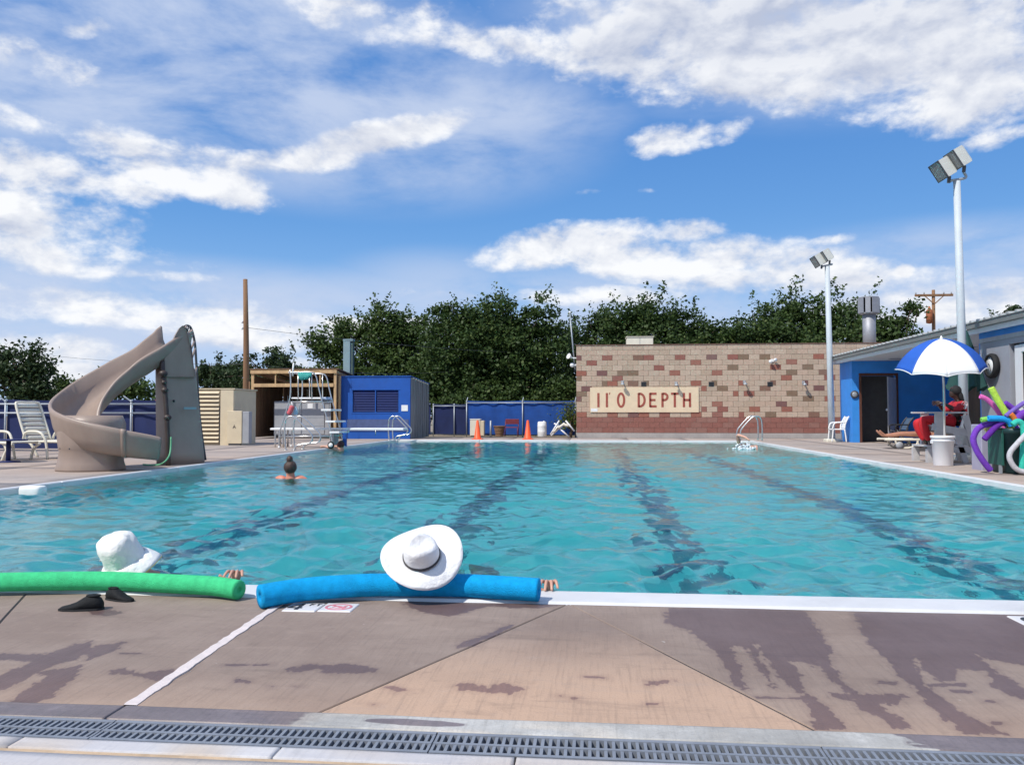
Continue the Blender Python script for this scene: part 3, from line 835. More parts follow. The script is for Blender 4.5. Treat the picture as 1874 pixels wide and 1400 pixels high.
for (row, a, half, dark) in cells:
    x = BX0 + a * BW
    if row == 0: m = 'F'
    elif row < 4: m = M_redband
    elif dark: m = DRK[rng.integers(0, 5)]
    else: m = TAN[rng.integers(0, 4)]
    behind = (4 <= row <= 9 and sign_x[0] + .3 < a + .5 < sign_x[1] - .3) and row not in (4,) or a * BW + BX0 > 10.6
    vis.append((0 if dark and m != 'F' and row >= 4 else (1 if row >= 4 and not behind else 2), row, x, half, m))
vis.sort(key=lambda t: t[0])
cnt = 0; batches = {}
for pr, row, x, half, m in vis:
    if m == 'F': continue
    if pr < 2 and cnt < 298:
        o = bpy.data.objects.new('block', bmesh_for(half, m)); COL.objects.link(o); o.parent = bld
        o.location = (x - BX0, random.uniform(-.004, .002), row * CO); cnt += 1
    else:
        mb = batches.setdefault(m.name, (m, MB()))[1]
        w = BW / 2 if half else BW
        y0 = BY + .012; dy = random.uniform(-.003, .002)
        mb.box((x + .0035, BY - .011 + dy, row * CO + .004), (x + w - .0035, y0, (row + 1) * CO - .004))
big = MB(); mlist = []; fm = []
for k, (m, mb) in batches.items():
    big.add(mb.v, mb.f); fm += [len(mlist)] * len(mb.f); mlist.append(m)
o = ob('block_rows', big, mlist, bld, fix=False); o['kind'] = 'stuff'
o.data.polygons.foreach_set('material_index', fm)
mb = MB().box((BX0 - .02, BY - .035, -.05), (12.2, BY + .012, CO - .006)); ob('footing', mb, M_found, bld)
# painted board: 11'0 DEPTH
sx0 = A(1080, 732, BY).x; sx1 = A(1278.5, 732, BY).x; sz0 = A(1180, 754.5, BY).z; sz1 = A(1180, 709, BY).z
sg = thing('depth_sign', "cream board painted 11'0 DEPTH in brown red capitals on the block wall", 'sign', (sx0, BY - .05, sz0))
ob('panel', MB().box((sx0, BY - .045, sz0), (sx1, BY - .013, sz1)), M_board, sg)
def ribbon(mb, pts, w, o, ux, uz, n, t=.004):
    """flat stroke of width w along 2-D points, laid on the plane o + a*ux + b*uz, thickness t along n"""
    o, ux, uz, n = Vector(o), Vector(ux), Vector(uz), Vector(n)
    k = len(pts); L = []; Rr = []
    closed = (Vector(pts[0]) - Vector(pts[-1])).length < 1e-6
    for i in range(k):
        if closed: p = Vector(pts[i - 1 if i > 0 else k - 2]); q = Vector(pts[i + 1 if i < k - 1 else 1])
        else: p = Vector(pts[max(i - 1, 0)]); q = Vector(pts[min(i + 1, k - 1)])
        d = (q - p).normalized(); nn = Vector((-d.y, d.x)); c = Vector(pts[i])
        L.append(c + nn * w / 2); Rr.append(c - nn * w / 2)
    P = lambda v, h: o + ux * v.x + uz * v.y + n * h
    rings = [[P(L[i], 0), P(Rr[i], 0), P(Rr[i], t), P(L[i], t)] for i in range(k)]
    mb.loft(rings, smooth=False, caps=not closed)
    return mb
def arc(cx, cy, rx, ry, a0, a1, n=20): return [(cx + rx * math.cos(R(a0 + (a1 - a0) * i / n)), cy + ry * math.sin(R(a0 + (a1 - a0) * i / n))) for i in range(n + 1)]
SW = sx1 - sx0; SH = sz1 - sz0
fx = lambda xz: (xz - 177) / 700 * SW
fz = lambda yz: (688 - yz) / 161 * SH
def letter(strokes, w=.082):
    mb = MB()
    for s in strokes: ribbon(mb, s, w, (sx0, BY - .0452, sz0), (1, 0, 0), (0, 0, 1), (0, -1, 0), .006)
    ob('letter', mb, M_letter, sg)
b0, t0 = fz(655), fz(563)
letter([[(fx(231), b0), (fx(231), t0)]]); letter([[(fx(286), b0), (fx(286), t0)]])
letter([[(fx(306), t0 + .02), (fx(302), t0 - .06)]], .03)
letter([arc(fx(378), (b0 + t0) / 2, fx(398) - fx(378), (t0 - b0) / 2 - .02, 0, 360, 28)])
letter([[(fx(492), b0), (fx(492), t0)], [(fx(492), t0 - .03)] + arc(fx(500), (b0 + t0) / 2, fx(530) - fx(500), (t0 - b0) / 2 - .03, 90, -90, 16) + [(fx(492), b0 + .03)]])
letter([[(fx(566), b0), (fx(566), t0)], [(fx(566), t0 - .03), (fx(607), t0 - .03)], [(fx(566), (b0 + t0) / 2), (fx(600), (b0 + t0) / 2)], [(fx(566), b0 + .03), (fx(607), b0 + .03)]])
letter([[(fx(645), b0), (fx(645), t0)], [(fx(645), t0 - .03)] + arc(fx(658), t0 - .145, fx(677) - fx(658), .115, 90, -90, 14) + [(fx(645), t0 - .26)]])
letter([[(fx(724), b0), (fx(724), t0)], [(fx(700), t0 - .03), (fx(748), t0 - .03)]])
letter([[(fx(782), b0), (fx(782), t0)], [(fx(821), b0), (fx(821), t0)], [(fx(782), (b0 + t0) / 2), (fx(821), (b0 + t0) / 2)]])
ob('sticker', MB().box((sx0 + .03, BY - .049, sz0 + .03), (sx0 + .27, BY - .046, sz0 + .14)), M_white, sg)

# shower heads, vents, camera, speakers on the wall
SHW = ['above the 0 of the depth board', 'above the T of the depth board', 'between the depth board and the second pole', 'rightmost, close to the tall light pole']
for i, (px, py) in enumerate(((1139, 702), (1237, 704), (1362, 702), (1470, 703))):
    p = A(px, py, BY); t = thing('shower_head', 'small grey shower head on the block wall, ' + SHW[i], 'shower', (p.x, BY - .012, p.z), 0, 'shower heads along the block wall')
    ob('arm', MB().tube([(p.x, BY - .01, p.z + .06), (p.x, BY - .12, p.z + .07), (p.x, BY - .2, p.z + .02)], .025, 8), M_grey, t)
    ob('rose', MB().lathe([(.03, .03), (.085, -.03), (.08, -.045), (.01, -.045)], (p.x, BY - .22, p.z), 14), M_galv, t)
    ob('plate', MB().box((p.x - .05, BY - .03, p.z + .01), (p.x + .05, BY - .009, p.z + .11)), M_grey, t)
VNT = ['above the left end of the depth board', 'left of the lone brass shower in mid wall', 'right of the shower in mid wall']
for i, (px, py) in enumerate(((1178, 703), (1301.5, 703), (1409, 703))):
    p = A(px, py, BY); t = thing('wall_vent', 'dark square wall vent ' + ['above the D of the depth board', 'right of the upper corner of the depth board', 'right half of the wall under the white floodlight'][i], 'vent', (p.x, BY - .012, p.z), 0, 'vents in the block wall')
    ob('frame', MB().box((p.x - .095, BY - .022, p.z - .085), (p.x + .095, BY - .013, p.z + .085)), M_dgrey, t)
    for k in range(4): ob('slat', MB().box((p.x - .08, BY - .032, p.z - .065 + k * .037), (p.x + .08, BY - .0225, p.z - .050 + k * .037)), M_black, t)
p = A(1413, 660, BY); t = thing('floodlight', 'white twin-headed security floodlight on the right half of the block wall', 'floodlight', (p.x, BY - .012, p.z))
ob('mount', MB().box((p.x - .05, BY - .05, p.z - .05), (p.x + .05, BY - .009, p.z + .05)), M_white, t)
for s in (-1, 1): ob('lamp_head', MB().lathe([(.03, 0), (.06, .06), (.065, .1), (.01, .1)], (p.x + s * .06, BY - .08, p.z + .03 * s), 12, M=Euler((R(100), 0, R(20 * s))).to_matrix()), M_white, t)
for i, py in enumerate((655, 668)):
    p = A(1048.5, py, BY); t = thing('wall_speaker', ['white horn speaker high on the left corner of the block building', 'round white fixture under the horn speaker at the building corner'][i], 'speaker', (BX0, BY + .1, p.z))
    ob('bracket', MB().box((p.x, BY + .05, p.z - .02), (BX0, BY + .13, p.z + .02)), M_white, t)
    if i == 0: ob('horn', MB().lathe([(.03, 0), (.045, .08), (.11, .2), (.1, .2), (.02, .05)], (p.x - .02, BY + .08, p.z), 14, M=Euler((R(70), 0, R(-50))).to_matrix()), M_white, t)
    else: ob('cover', MB().ball((p.x - .03, BY + .08, p.z), .085, .085, .085), M_white, t)
p = A(1471, 763, BY)
# roof things
t = thing('rooftop_unit', 'low cream cabinet on the roof of the block building', 'rooftop unit', (1.25, 32, 3.4))
ob('casing', MB().bbox((1.25, 31.9, 3.3), (2.24, 32.8, 3.79), .015), M_creambox, t); ob('lid', MB().box((1.22, 31.87, 3.792), (2.27, 32.83, 3.815)), M_creambox, t)
ob('seam', MB().box((1.73, 31.893, 3.42), (1.745, 31.899, 3.78)), M_grey, t)
t = thing('vent_stack', 'fat zinc vent stack with a slotted square cap above the brick building', 'chimney', (10.47, 33, 3.2))
ob('pipe', MB().lathe([(.235, 3.2), (.235, 4.70)], (10.47, 33, 0), 24), M_stack, t)
ob('flashing', MB().lathe([(.33, 3.3), (.245, 3.5), (.24, 3.5)], (10.47, 33, 0), 24), M_stack, t)
mb = MB()
for k in range(8):
    a = R(22.5 + 45 * k); c, s = math.cos(a), math.sin(a); rot = Matrix.Rotation(a, 3, 'Z')
    if k % 2 == 0: mb.box((10.47 + .37 * c - .012, 33 + .37 * s - .15, 4.72), (10.47 + .37 * c + .012, 33 + .37 * s + .15, 5.30), rot)
    else: mb.box((10.47 + .36 * c - .012, 33 + .36 * s - .09, 4.72), (10.47 + .36 * c + .012, 33 + .36 * s + .09, 5.30), rot)
ob('cap_panels', mb, M_stack, t); ob('cap_core', MB().lathe([(.20, 4.7), (.20, 5.28)], (10.47, 33, 0), 16), M_black, t)
ob('cap_lid', MB().lathe([(.30, 5.29), (.385, 5.30), (.385, 5.33), (.02, 5.36)], (10.47, 33, 0), 8, smooth=False), M_stack, t); ob('cap_base', MB().lathe([(.23, 4.66), (.38, 4.70), (.38, 4.73), (.2, 4.73)], (10.47, 33, 0), 8, smooth=False), M_stack, t)
t = thing('antenna_mast', 'thin white mast leaning beside the left corner of the block building', 'mast', (-.70, 31.2, 2.6))
ob('pole', MB().tube([(-.70, 31.2, 2.55), (-.89, 31.3, 4.66)], [.03, .022], 8), M_galv, t); ob('cap', MB().ball((-.89, 31.3, 4.68), .045), M_white, t)
ob('bracket', MB().box((-.72, 31.15, 2.7), (BX0 + .01, 31.25, 2.75)), M_galv, t)

# ------------------------------------------------------------------ fences
def fence(label, p0, p1, posts, ztop, zrails, zs, group, arms, cloth=None):
    t = thing('chain_link_fence', label, 'fence', (*p0, 0), 0, group)
    P0 = Vector((*p0, 0)); P1 = Vector((*p1, 0)); d = P1 - P0; L = d.length; dn = d / L; nrm = Vector((dn.y, -dn.x, 0))
    # windscreen cloth between posts, hung a little slack
    cuts = [0] + [q for q in posts if 0.02 < q < .98] + [1]
    for a, b in zip(cuts[:-1], cuts[1:]):
        nx = max(6, int((b - a) * L / .12)); nz = 9; rings = []
        for i in range(nx + 1):
            s = a + (b - a) * i / nx; ring = []
            e = 4 * (i / nx) * (1 - i / nx)
            for k in range(nz + 1):
                z = .06 + (zs - .06) * k / nz
                y = .045 + .03 * e * math.sin(math.pi * k / nz) * math.sin(s * 37 + k * .7) + .02 * e * math.sin(i * 1.1 + k * .5)
                q = P0 + dn * (s * L + .012 * (1 if i == 0 else (-1 if i == nx else 0))) - nrm * y; ring.append((q.x, q.y, z - (.03 * e if k == nz else 0)))
            rings.append(ring)
        mb = MB().loft(rings, closed=False)
        ob('windscreen', mb, cloth or M_navy, t, fix=False)
    for q in posts:
        c = P0 + d * q; mb = MB().tube([(c.x, c.y, -.05), (c.x, c.y, ztop + .04)], .024, 10)
        po = ob('post', mb, M_galv, t)
        ob('post_cap', MB().ball((c.x, c.y, ztop + .055), .036, n=8, m=5), M_galv, po)
        if arms:
            ob('barb_arm', MB().beam((c.x, c.y, ztop + .05), (c.x + arms[0], c.y + arms[1], ztop + .05 + arms[2]), .03, .02), M_galv, po)
    for z in zrails: ob('rail', MB().tube([P0 + Vector((0, 0, z)) + nrm * .005, P1 + Vector((0, 0, z)) + nrm * .005], .021, 8), M_galv, t)
    return t
G_F = 'chain link fences hung with navy cloth'
fence('galvanised pipe fence backed by navy cloth behind the white loungers and slide', (-17.5, 18.2), (-9.75, 18.6), [.08, .483, .872, .97], 1.11, [1.10, .89], 1.21, G_F, (-.22, .05, .13))
fence('blue cloth fence between the blue shed and the block building', (-5.15, 33.5), (-.70, 33.5), [0.005, .515, .99], 1.34, [1.33], 1.42, G_F, (.02, .18, .16), M_navy2)
fence('short darker fence panel just right of the grey shed side', (-6.6, 33.9), (-5.2, 33.9), [.02, .64], 1.22, [1.21], 1.3, G_F, None)
fence('navy cloth fence seen dimly behind the timber lean-to and louvred cabinet', (-17.5, 34), (-6.7, 34), [.1, .4, .7, .95], 1.3, [1.29], 1.35, G_F, None)

# ------------------------------------------------------------------ left: louvred cabinet, meter box, pole, timber shelter, blue shed
t = thing('louvred_cabinet', 'tall cream metal cabinet with a front of wide horizontal louvres', 'cabinet', (-10.7, 22.5, 0))
ob('body', MB().bbox((-11.5, 22.55, .0), (-10.02, 24.05, 1.555), .012), M_cream, t)
ob('front_frame', MB().box((-10.405, 22.50, .0), (-10.03, 22.548, 1.545)), M_cream, t)
ob('corner_gap', MB().box((-10.44, 22.51, .02), (-10.412, 22.547, 1.1)), M_dgrey, t)
ob('lid', MB().box((-11.53, 22.49, 1.557), (-9.99, 24.08, 1.59)), M_cream, t)
for k in range(13):
    z = .07 + k * .114
    ob('louvre', MB().prism([(-11.48, 22.548, z + .10), (-11.48, 22.548, z + .088), (-11.48, 22.47, z + .005), (-11.48, 22.455, z + .012), (-11.48, 22.462, z + .022)], (1.04, 0, 0)), M_cream, t)
t = thing('meter_box', 'small cream utility box with a dark emblem standing before the wooden pole', 'utility box', (-10.2, 23.6, 0))
mx0 = A(415, 780, 22.4).x; mx1 = A(442.5, 780, 22.4).x
ob('body', MB().bbox((mx0, 22.4, .055), (mx1, 22.49, .955), .01), M_cream, t)
ob('shaded_side', MB().bbox((mx1 + .003, 22.42, .06), (mx1 + .20, 22.62, .94), .01), M_grey, t)  # grey colour stands in for the shade on the cream box's right side
ob('base', MB().box((mx0 + .05, 22.41, -.02), (mx1 - .04, 22.48, .053)), M_dgrey, t)
mb = MB()
ox = (mx0 + mx1) / 2
ribbon(mb, [(-.035, 0), (0.0, .10), (.035, 0)], .016, (ox, 22.399, .47), (1, 0, 0), (0, 0, 1), (0, -1, 0)); ribbon(mb, [(-.02, .03), (.03, .05)], .014, (ox, 22.3985, .47), (1, 0, 0), (0, 0, 1), (0, -1, 0))
ob('emblem', mb, M_ink, t)
t = thing('wooden_pole', 'tall bare reddish wooden pole rising beside the timber lean-to', 'utility pole', (-10.97, 25.6, 0))
ob('shaft', MB().tube([(-10.96, 25.6, -.1), (-10.99, 25.6, 1.5), (-11.02, 25.6, 3.4), (-11.07, 25.6, 5.17)], [.115, .105, .085, .068], 14), M_pole, t)
for z in (3.55, 3.75): ob('insulator', MB().lathe([(.02, 0), (.035, .02), (.03, .05), (.036, .07), (.01, .09)], (-11.13, 25.55, z), 10), M_white, t)
ob('collar', MB().lathe([(.113, .80), (.118, .80), (.118, 1.0), (.113, 1.0)], (-10.975, 25.6, 0), 14), M_dgrey, t)
ob('conduit', MB().tube([(-10.83, 25.52, 0), (-10.85, 25.52, 1.0), (-10.86, 25.53, 1.9)], .025, 8), M_pole, t)
def wire(label, p, q, sag):
    p, q = Vector(p), Vector(q)
    pts = [p.lerp(q, k / 14) - Vector((0, 0, sag * 4 * (k / 14) * (1 - k / 14))) for k in range(15)]
    return single('overhead_wire', MB().tube(pts, .006, 5), M_dgrey, label, 'wire', 'overhead wires left of the trees')
wire('upper thin cable from the wooden pole towards the dark trees on the right', (-11.0, 25.6, 3.62), (2.0, 45, 4.2), .35)
wire('thin cable running left from the wooden pole behind the slide', (-11.05, 25.6, 2.45), (-30, 40, 4.2), .2)
wire('lower thin cable crossing behind the timber lean-to roof', (-11.0, 25.6, 2.47), (-6.0, 36, 2.75), .2)

t = thing('timber_shelter', 'open-fronted raw timber lean-to shading a grey cabinet', 'shelter', (-10.5, 28.6, 0))
sx, ex, fy, by = -12.08, -8.99, 28.55, 31.6
for x in (sx, ex - .09): ob('post', MB().box((x, fy, 0), (x + .09, fy + .09, 2.30)), M_wood, t)
ob('beam', MB().box((sx - .02, fy - .045, 2.302), (ex + .02, fy + .045, 2.42)), M_wood, t)
ob('beam', MB().box((sx + .092, fy - .03, 1.83), (ex - .092, fy + .04, 1.95)), M_wood, t)
for k, x in enumerate((-11.22, -10.4, -9.6)): ob('stud', MB().box((x, fy + .0, 1.952), (x + .04, fy + .06, 2.30)), M_wood, t)
for k in range(2): ob('brace', MB().beam((-11.9 + k * 1.25, fy + .6, 2.28), (-10.9 + k * 1.25, fy + .6, 1.98), .03, .08), M_wood2, t)
for k in range(7):
    x = sx + .05 + k * .5; ob('rafter', MB().beam((x, fy + .05, 2.36), (x, by, 2.10), .045, .10), M_wood, t)
n = 16
for k in range(n):
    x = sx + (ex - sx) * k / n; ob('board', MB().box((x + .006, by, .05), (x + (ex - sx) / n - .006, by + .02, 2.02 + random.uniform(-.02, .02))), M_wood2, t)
for k in range(16):
    y = fy + .12 + (by - fy - .15) * k / 16
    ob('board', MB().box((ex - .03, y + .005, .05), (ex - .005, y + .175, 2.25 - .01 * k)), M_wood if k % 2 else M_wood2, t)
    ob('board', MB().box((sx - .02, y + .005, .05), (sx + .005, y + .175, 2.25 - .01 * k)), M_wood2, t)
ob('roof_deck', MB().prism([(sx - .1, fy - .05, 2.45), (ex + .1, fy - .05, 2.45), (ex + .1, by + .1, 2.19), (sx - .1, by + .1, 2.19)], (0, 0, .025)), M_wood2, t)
for k in range(2): ob('post', MB().box((ex + .03, fy + .15 + .5 * k, 0), (ex + .10, fy + .24 + .5 * k, 2.22)), M_wood, t)
t = thing('pump_cabinet', 'grey metal equipment cabinet with a white sticker inside the timber lean-to', 'cabinet', (-10.4, 29.2, 0))
ob('body', MB().bbox((-11.48, 29.15, .12), (-9.42, 30.4, 1.34), .02), M_grey, t)
ob('door', MB().bbox((-10.42, 29.125, .16), (-9.60, 29.149, 1.30), .006), M_grey, t)
ob('door', MB().bbox((-11.44, 29.125, .16), (-10.45, 29.149, 1.30), .006), M_grey, t)
ob('corner_post', MB().box((-9.415, 29.14, .0), (-9.37, 29.2, 1.36)), M_galv, t)
ob('sticker', MB().box((-10.22, 29.119, 1.08), (-10.03, 29.124, 1.25)), M_white, t)
for z in (.45, .75, .95): ob('trim_line', MB().box((-10.40, 29.118, z), (-9.62, 29.1245, z + .015)), M_galv, t)
ob('knob', MB().ball((-10.98, 29.11, 1.08), .035, n=8, m=6), M_white, t)
ob('plinth', MB().box((-11.42, 29.2, -.02), (-9.46, 30.35, .118)), M_dgrey, t)

SX0, SX1, SY0, SY1 = -8.97, -6.43, 28.9, 32.2
t = thing('blue_shed', 'flat-roofed bright blue shed with navy louvres and a weathered grey side', 'shed', (-7.7, SY0, 0))
lx0, lx1, lz0, lz1 = -8.50, -6.85, .94, 1.72
mb = MB()
mb.box((SX0, SY0, 0), (lx0, SY0 + .1, 2.19)); mb.box((lx1, SY0, 0), (SX1, SY0 + .1, 2.19)); mb.box((lx0, SY0, lz1), (lx1, SY0 + .1, 2.19)); mb.box((lx0, SY0, 0), (lx1, SY0 + .1, lz0))
ob('front_wall', mb, M_blue, t)
ob('back_wall', MB().box((SX0, SY1 - .1, 0), (SX1 - .05, SY1, 2.02)), M_grey, t)
M_wside = mat('weathered_side', (.20, .215, .22), .8, .3, 5, .3, 40, stretch=(1, 1, .15), dirt=.3)
for k in range(8):
    y = SY0 + .103 + k * (SY1 - SY0 - .11) / 8; y2 = y + (SY1 - SY0 - .11) / 8 - .012; s = .05 * (k)
    ob('side_panel', MB().prism([(SX1, y, 0), (SX1, y2, 0), (SX1, y2, 2.17 - .016 * k - .016), (SX1, y, 2.17 - .016 * k)], (-.05, 0, 0)), M_wside, t)
    ob('side_batten', MB().box((SX1 + .002, y2 - .01, .02), (SX1 + .016, y2 + .022, 2.14 - .016 * k)), M_wside, t)
ob('side_panel', MB().box((SX0, SY0 + .102, 0), (SX0 + .05, SY1 - .1, 2.1)), M_blue, t)
ob('roof', MB().prism([(SX0 - .03, SY0 - .03, 2.193), (SX1 + .03, SY0 - .03, 2.193), (SX1 + .03, SY1 + .05, 2.05), (SX0 - .03, SY1 + .05, 2.05)], (0, 0, .03)), M_blue, t)
for k in range(7):
    y = SY0 + .35 + k * .42; ob('rafter_end', MB().box((SX1 - .04, y, 2.115 - .018 * k), (SX1 + .06, y + .06, 2.17 - .018 * k)), M_creambox, t)
for a, b in ((lx0 + .015, -7.695), (-7.655, lx1 - .015)):
    w = ob('louvre_window', MB().box((a, SY0 + .07, lz0 + .01), (b, SY0 + .085, lz1 - .01)), M_louvre, t)
    for k in range(13):
        z = lz0 + .02 + k * .058
        ob('slat', MB().prism([(a, SY0 + .065, z + .05), (a, SY0 + .02, z), (a, SY0 + .02, z + .008), (a, SY0 + .066, z + .058)], (b - a, 0, 0)), M_louvre, w)
ob('mullion', MB().box((-7.69, SY0 - .004, lz0), (-7.66, SY0 + .06, lz1)), M_blue, t)
ob('frame', MB().box((lx0 - .05, SY0 - .012, lz0 - .05), (lx1 + .05, SY0 - .001, lz0 - .003)), M_blue, t); ob('frame', MB().box((lx0 - .05, SY0 - .012, lz1 + .003), (lx1 + .05, SY0 - .001, lz1 + .05)), M_blue, t)
ob('notice', MB().box((-6.74, SY0 - .014, .98), (-6.51, SY0 - .002, 1.19)), M_white, t)
ob('lower_panel', MB().box((-8.70, SY0 - .02, .27), (-6.48, SY0 - .003, .69)), mat('grey_blue_panel', (.07, .10, .22), .7, .15), t)
t = thing('flue_pipe', 'square green-grey flue standing behind the left end of the blue shed roof', 'chimney', (-9.0, 30, 0))
fx0, fx1 = A(628, 650, 30.2).x, A(645, 650, 30.2).x
ob('duct', MB().bbox((fx0, 30.2, 2.0), (fx1 - .09, 30.45, 3.58), .012), M_gtin, t); ob('side_duct', MB().box((fx1 - .088, 30.24, 2.0), (fx1, 30.44, 3.55)), mat('dark_green_duct', (.06, .10, .09), .6), t)
ob('cap', MB().box((fx0 - .012, 30.19, 3.582), (fx1 + .01, 30.47, 3.66)), M_gtin, t)
ob('strut', MB().tube([(fx0 + .1, 30.3, 0), (fx0 + .1, 30.3, 2.0)], .05, 8), M_galv, t)

# red roof far behind the left fence
t = thing('red_roofed_house', 'low house with a bright red roof showing over the navy fence behind the slide', 'house', (-17, 38, 0))
ob('wall', MB().box((-21.5, 38, 0), (-17.3, 42, 1.15)), M_creambox, t)
ob('roof', MB().prism([(-21.8, 37.7, 1.15), (-17.0, 37.7, 1.15), (-17.3, 40, 1.75), (-21.5, 40, 1.75)], (0, .05, -.03)), M_redroof, t)

# ------------------------------------------------------------------ floodlight poles
def lamp_pole(label, x, y, ztop, r0, r1, lamps, lean):
    t = thing('floodlight_pole', label, 'light pole', (x, y, 0), 0, 'poolside floodlight poles')
    tx = x + lean
    ob('shaft', MB().tube([(x, y, 0), (x + lean * .5, y, ztop * .5), (tx, y, ztop)], [r0, (r0 + r1) / 2, r1], 16), M_lpole, t)
    ob('base_plate', MB().bbox((x - .22, y - .22, -.02), (x + .22, y + .22, .09), .03), M_creambox, t)
    ob('bracket', MB().tube(spline([(tx + lamps[0][0] + .10, y, ztop + lamps[0][1] - .27), (tx - .12, y, ztop + .01), (tx + .16, y, ztop + .06), (tx + lamps[1][0] + .10, y, ztop + lamps[1][1] - .27)], 5), .026, 8), M_galv, t)
    for k, (dx, dz) in enumerate(lamps):
        c = Vector((tx + dx, y - .02, ztop + dz)); rot = Euler((R(-18), R(-34), R(-50))).to_matrix()
        rot = Matrix.Rotation(R(31), 3, 'Y').inverted() @ Matrix.Rotation(R(-70), 3, 'Z')
        def W(pts): return [c + rot @ Vector(p) for p in pts]
        s = .132; h = .182
        ring = lambda y, a, b: W([(-a, y, -b), (a, y, -b), (a, y, b), (-a, y, b)])
        hd = ob('lamp_housing', MB().loft([ring(-.14, s, h), ring(.10, s, h), ring(.15, s * .8, h * .82)], smooth=False), M_lamp, t)
        ob('lens', MB().loft([ring(-.146, s * .9, h * .9), ring(-.141, s * .9, h * .9)], smooth=False), M_lens, hd)
        ob('lens_rim', MB().loft([ring(-.154, s * 1.03, h * 1.02), ring(-.130, s * 1.03, h * 1.02), ring(-.130, s * .93, h * .94), ring(-.154, s * .93, h * .94), ring(-.154, s * 1.03, h * 1.02)], smooth=False, caps=False), M_dgrey, hd)
        ob('yoke', MB().beam(c + rot @ Vector((0, .02, -h)), (tx + dx + .10, y, ztop + dz - .27), .05, .05), M_dgrey, hd)
    return t
lamp_pole('far floodlight pole beside the blue changing block, rising in front of the block wall', 7.50, 27.4, 5.58, .105, .075, ((-.28, .20), (-.03, .34)), -.07)
lamp_pole('near tall floodlight pole rising behind the blue and white umbrella', 7.02, 16.7, 5.34, .088, .062, ((-.25, .24), (.03, .44)), -.05)
# far utility pole
t = thing('distant_power_pole', 'distant wooden power pole with crossarm and rusty transformer beyond the roof', 'utility pole', (23.3, 60, 0))
ob('shaft', MB().tube([(23.25, 60, 0), (23.35, 60, 9.45)], [.16, .11], 8), M_pole, t)
ob('crossarm', MB().box((22.1, 59.85, 9.0), (24.6, 60.0, 9.15)), M_pole, t)
for x in (22.15, 22.7, 24.0, 24.5): ob('insulator', MB().lathe([(.03, 9.15), (.06, 9.22), (.02, 9.32)], (x, 59.92, 0), 8), M_grey, t)
ob('brace', MB().beam((22.7, 59.87, 9.05), (23.3, 59.87, 8.5), .04, .06), M_pole, t); ob('brace', MB().beam((24.0, 59.87, 9.05), (23.4, 59.87, 8.5), .04, .06), M_pole, t)
ob('transformer', MB().lathe([(.05, 7.1), (.22, 7.15), (.22, 8.0), (.1, 8.1), (.05, 8.3)], (22.98, 59.8, 0), 14), mat('rusty_transformer', (.30, .095, .035), .7, .3, 6), t)

# ------------------------------------------------------------------ right: blue changing block under a ribbed roof
t = thing('changing_block', 'long low blue pool building with ribbed metal eave and open doorway on the right', 'building', (7.9, 18, 0)); CB = t
WX, EY = 7.9, 26.6
dx0, dx1 = A(1577, 760, EY).x, A(1640, 760, EY).x; dzt = A(1600, 688, EY).z
H1 = 2.50
mb = MB()
mb.box((WX, EY, 0), (dx0, EY + .15, H1)); mb.box((dx1, EY, 0), (11.15, EY + .15, H1)); mb.box((dx0, EY, dzt), (dx1, EY + .15, H1))
mb.box((WX, EY + .15, 0), (WX + .15, 27.7, H1)); mb.box((WX, 27.7, 0), (12.5, 27.85, H1)); mb.box((11.0, 17.8, 0), (11.15, EY, H1)); mb.box((12.4, 15, 0), (12.5, 27.7, H1))
mb.box((7.84, 17.75, 0), (11.0, 17.9, H1)); mb.box((7.80, 6.5, 2.36), (7.95, 17.75, H1))
ob('wall', mb, M_blue2, t)
mb = MB(); wy = 16.55; tw = 2.30
mb.box((7.79, wy, 0), (7.94, 17.747, 2.357)); mb.box((7.79, 6.5, tw - .12), (7.94, wy, 2.357)); mb.box((7.79, 6.5, 0), (7.94, 14.0, tw - .121))
ob('lower_wall', mb, M_ggrey, t)
ob('trim', MB().box((7.772, 6.5, 2.29), (7.789, 17.747, 2.375)), M_galv, t)
d = ob('service_door', MB().box((7.86, 14.05, .02), (7.90, 16.45, 2.15)), M_wframe, t)
ob('pane', MB().box((7.845, 14.2, 1.10), (7.8595, 16.18, 2.0)), M_glass, d)
ob('door_frame', MB().box((7.83, 16.20, .02), (7.859, 16.44, 2.14)), M_wframe, d); ob('door_frame', MB().box((7.83, 14.05, 2.01), (7.859, 16.198, 2.14)), M_wframe, d); ob('door_frame', MB().box((7.825, 14.1, 1.0), (7.858, 16.198, 1.095)), M_wframe, d)
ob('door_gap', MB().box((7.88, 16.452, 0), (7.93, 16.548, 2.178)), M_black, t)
ob('interior', MB().box((8.3, EY + .9, 0), (10.5, EY + .95, 2.45)), mat('dim_interior', (.10, .10, .10), .8), t)
for a, b, c, dd in ((dx0 - .07, dx0, 0, dzt), (dx1, dx1 + .07, 0, dzt), (dx0 - .07, dx1 + .07, dzt + .002, dzt + .08)):
    ob('door_casing', MB().box((a, EY - .02, c), (b, EY - .003, dd)), mat('brown_casing', (.10, .035, .02), .7, .2), t)
hp = A(1640, 800, EY - .03); fpnt = A(1625, 800, EY - .75)
dl = ob('open_door', MB().prism([(hp.x, hp.y, .02), (fpnt.x, fpnt.y, .02), (fpnt.x, fpnt.y, 1.98), (hp.x, hp.y, 1.98)], (.04, .02, 0)), M_wframe, t); dl['label'] = 'pale grey door leaf standing open'
ob('handle', MB().ball((fpnt.x + .02, fpnt.y + .08, 1.0), .045, n=8, m=6), M_galv, dl)
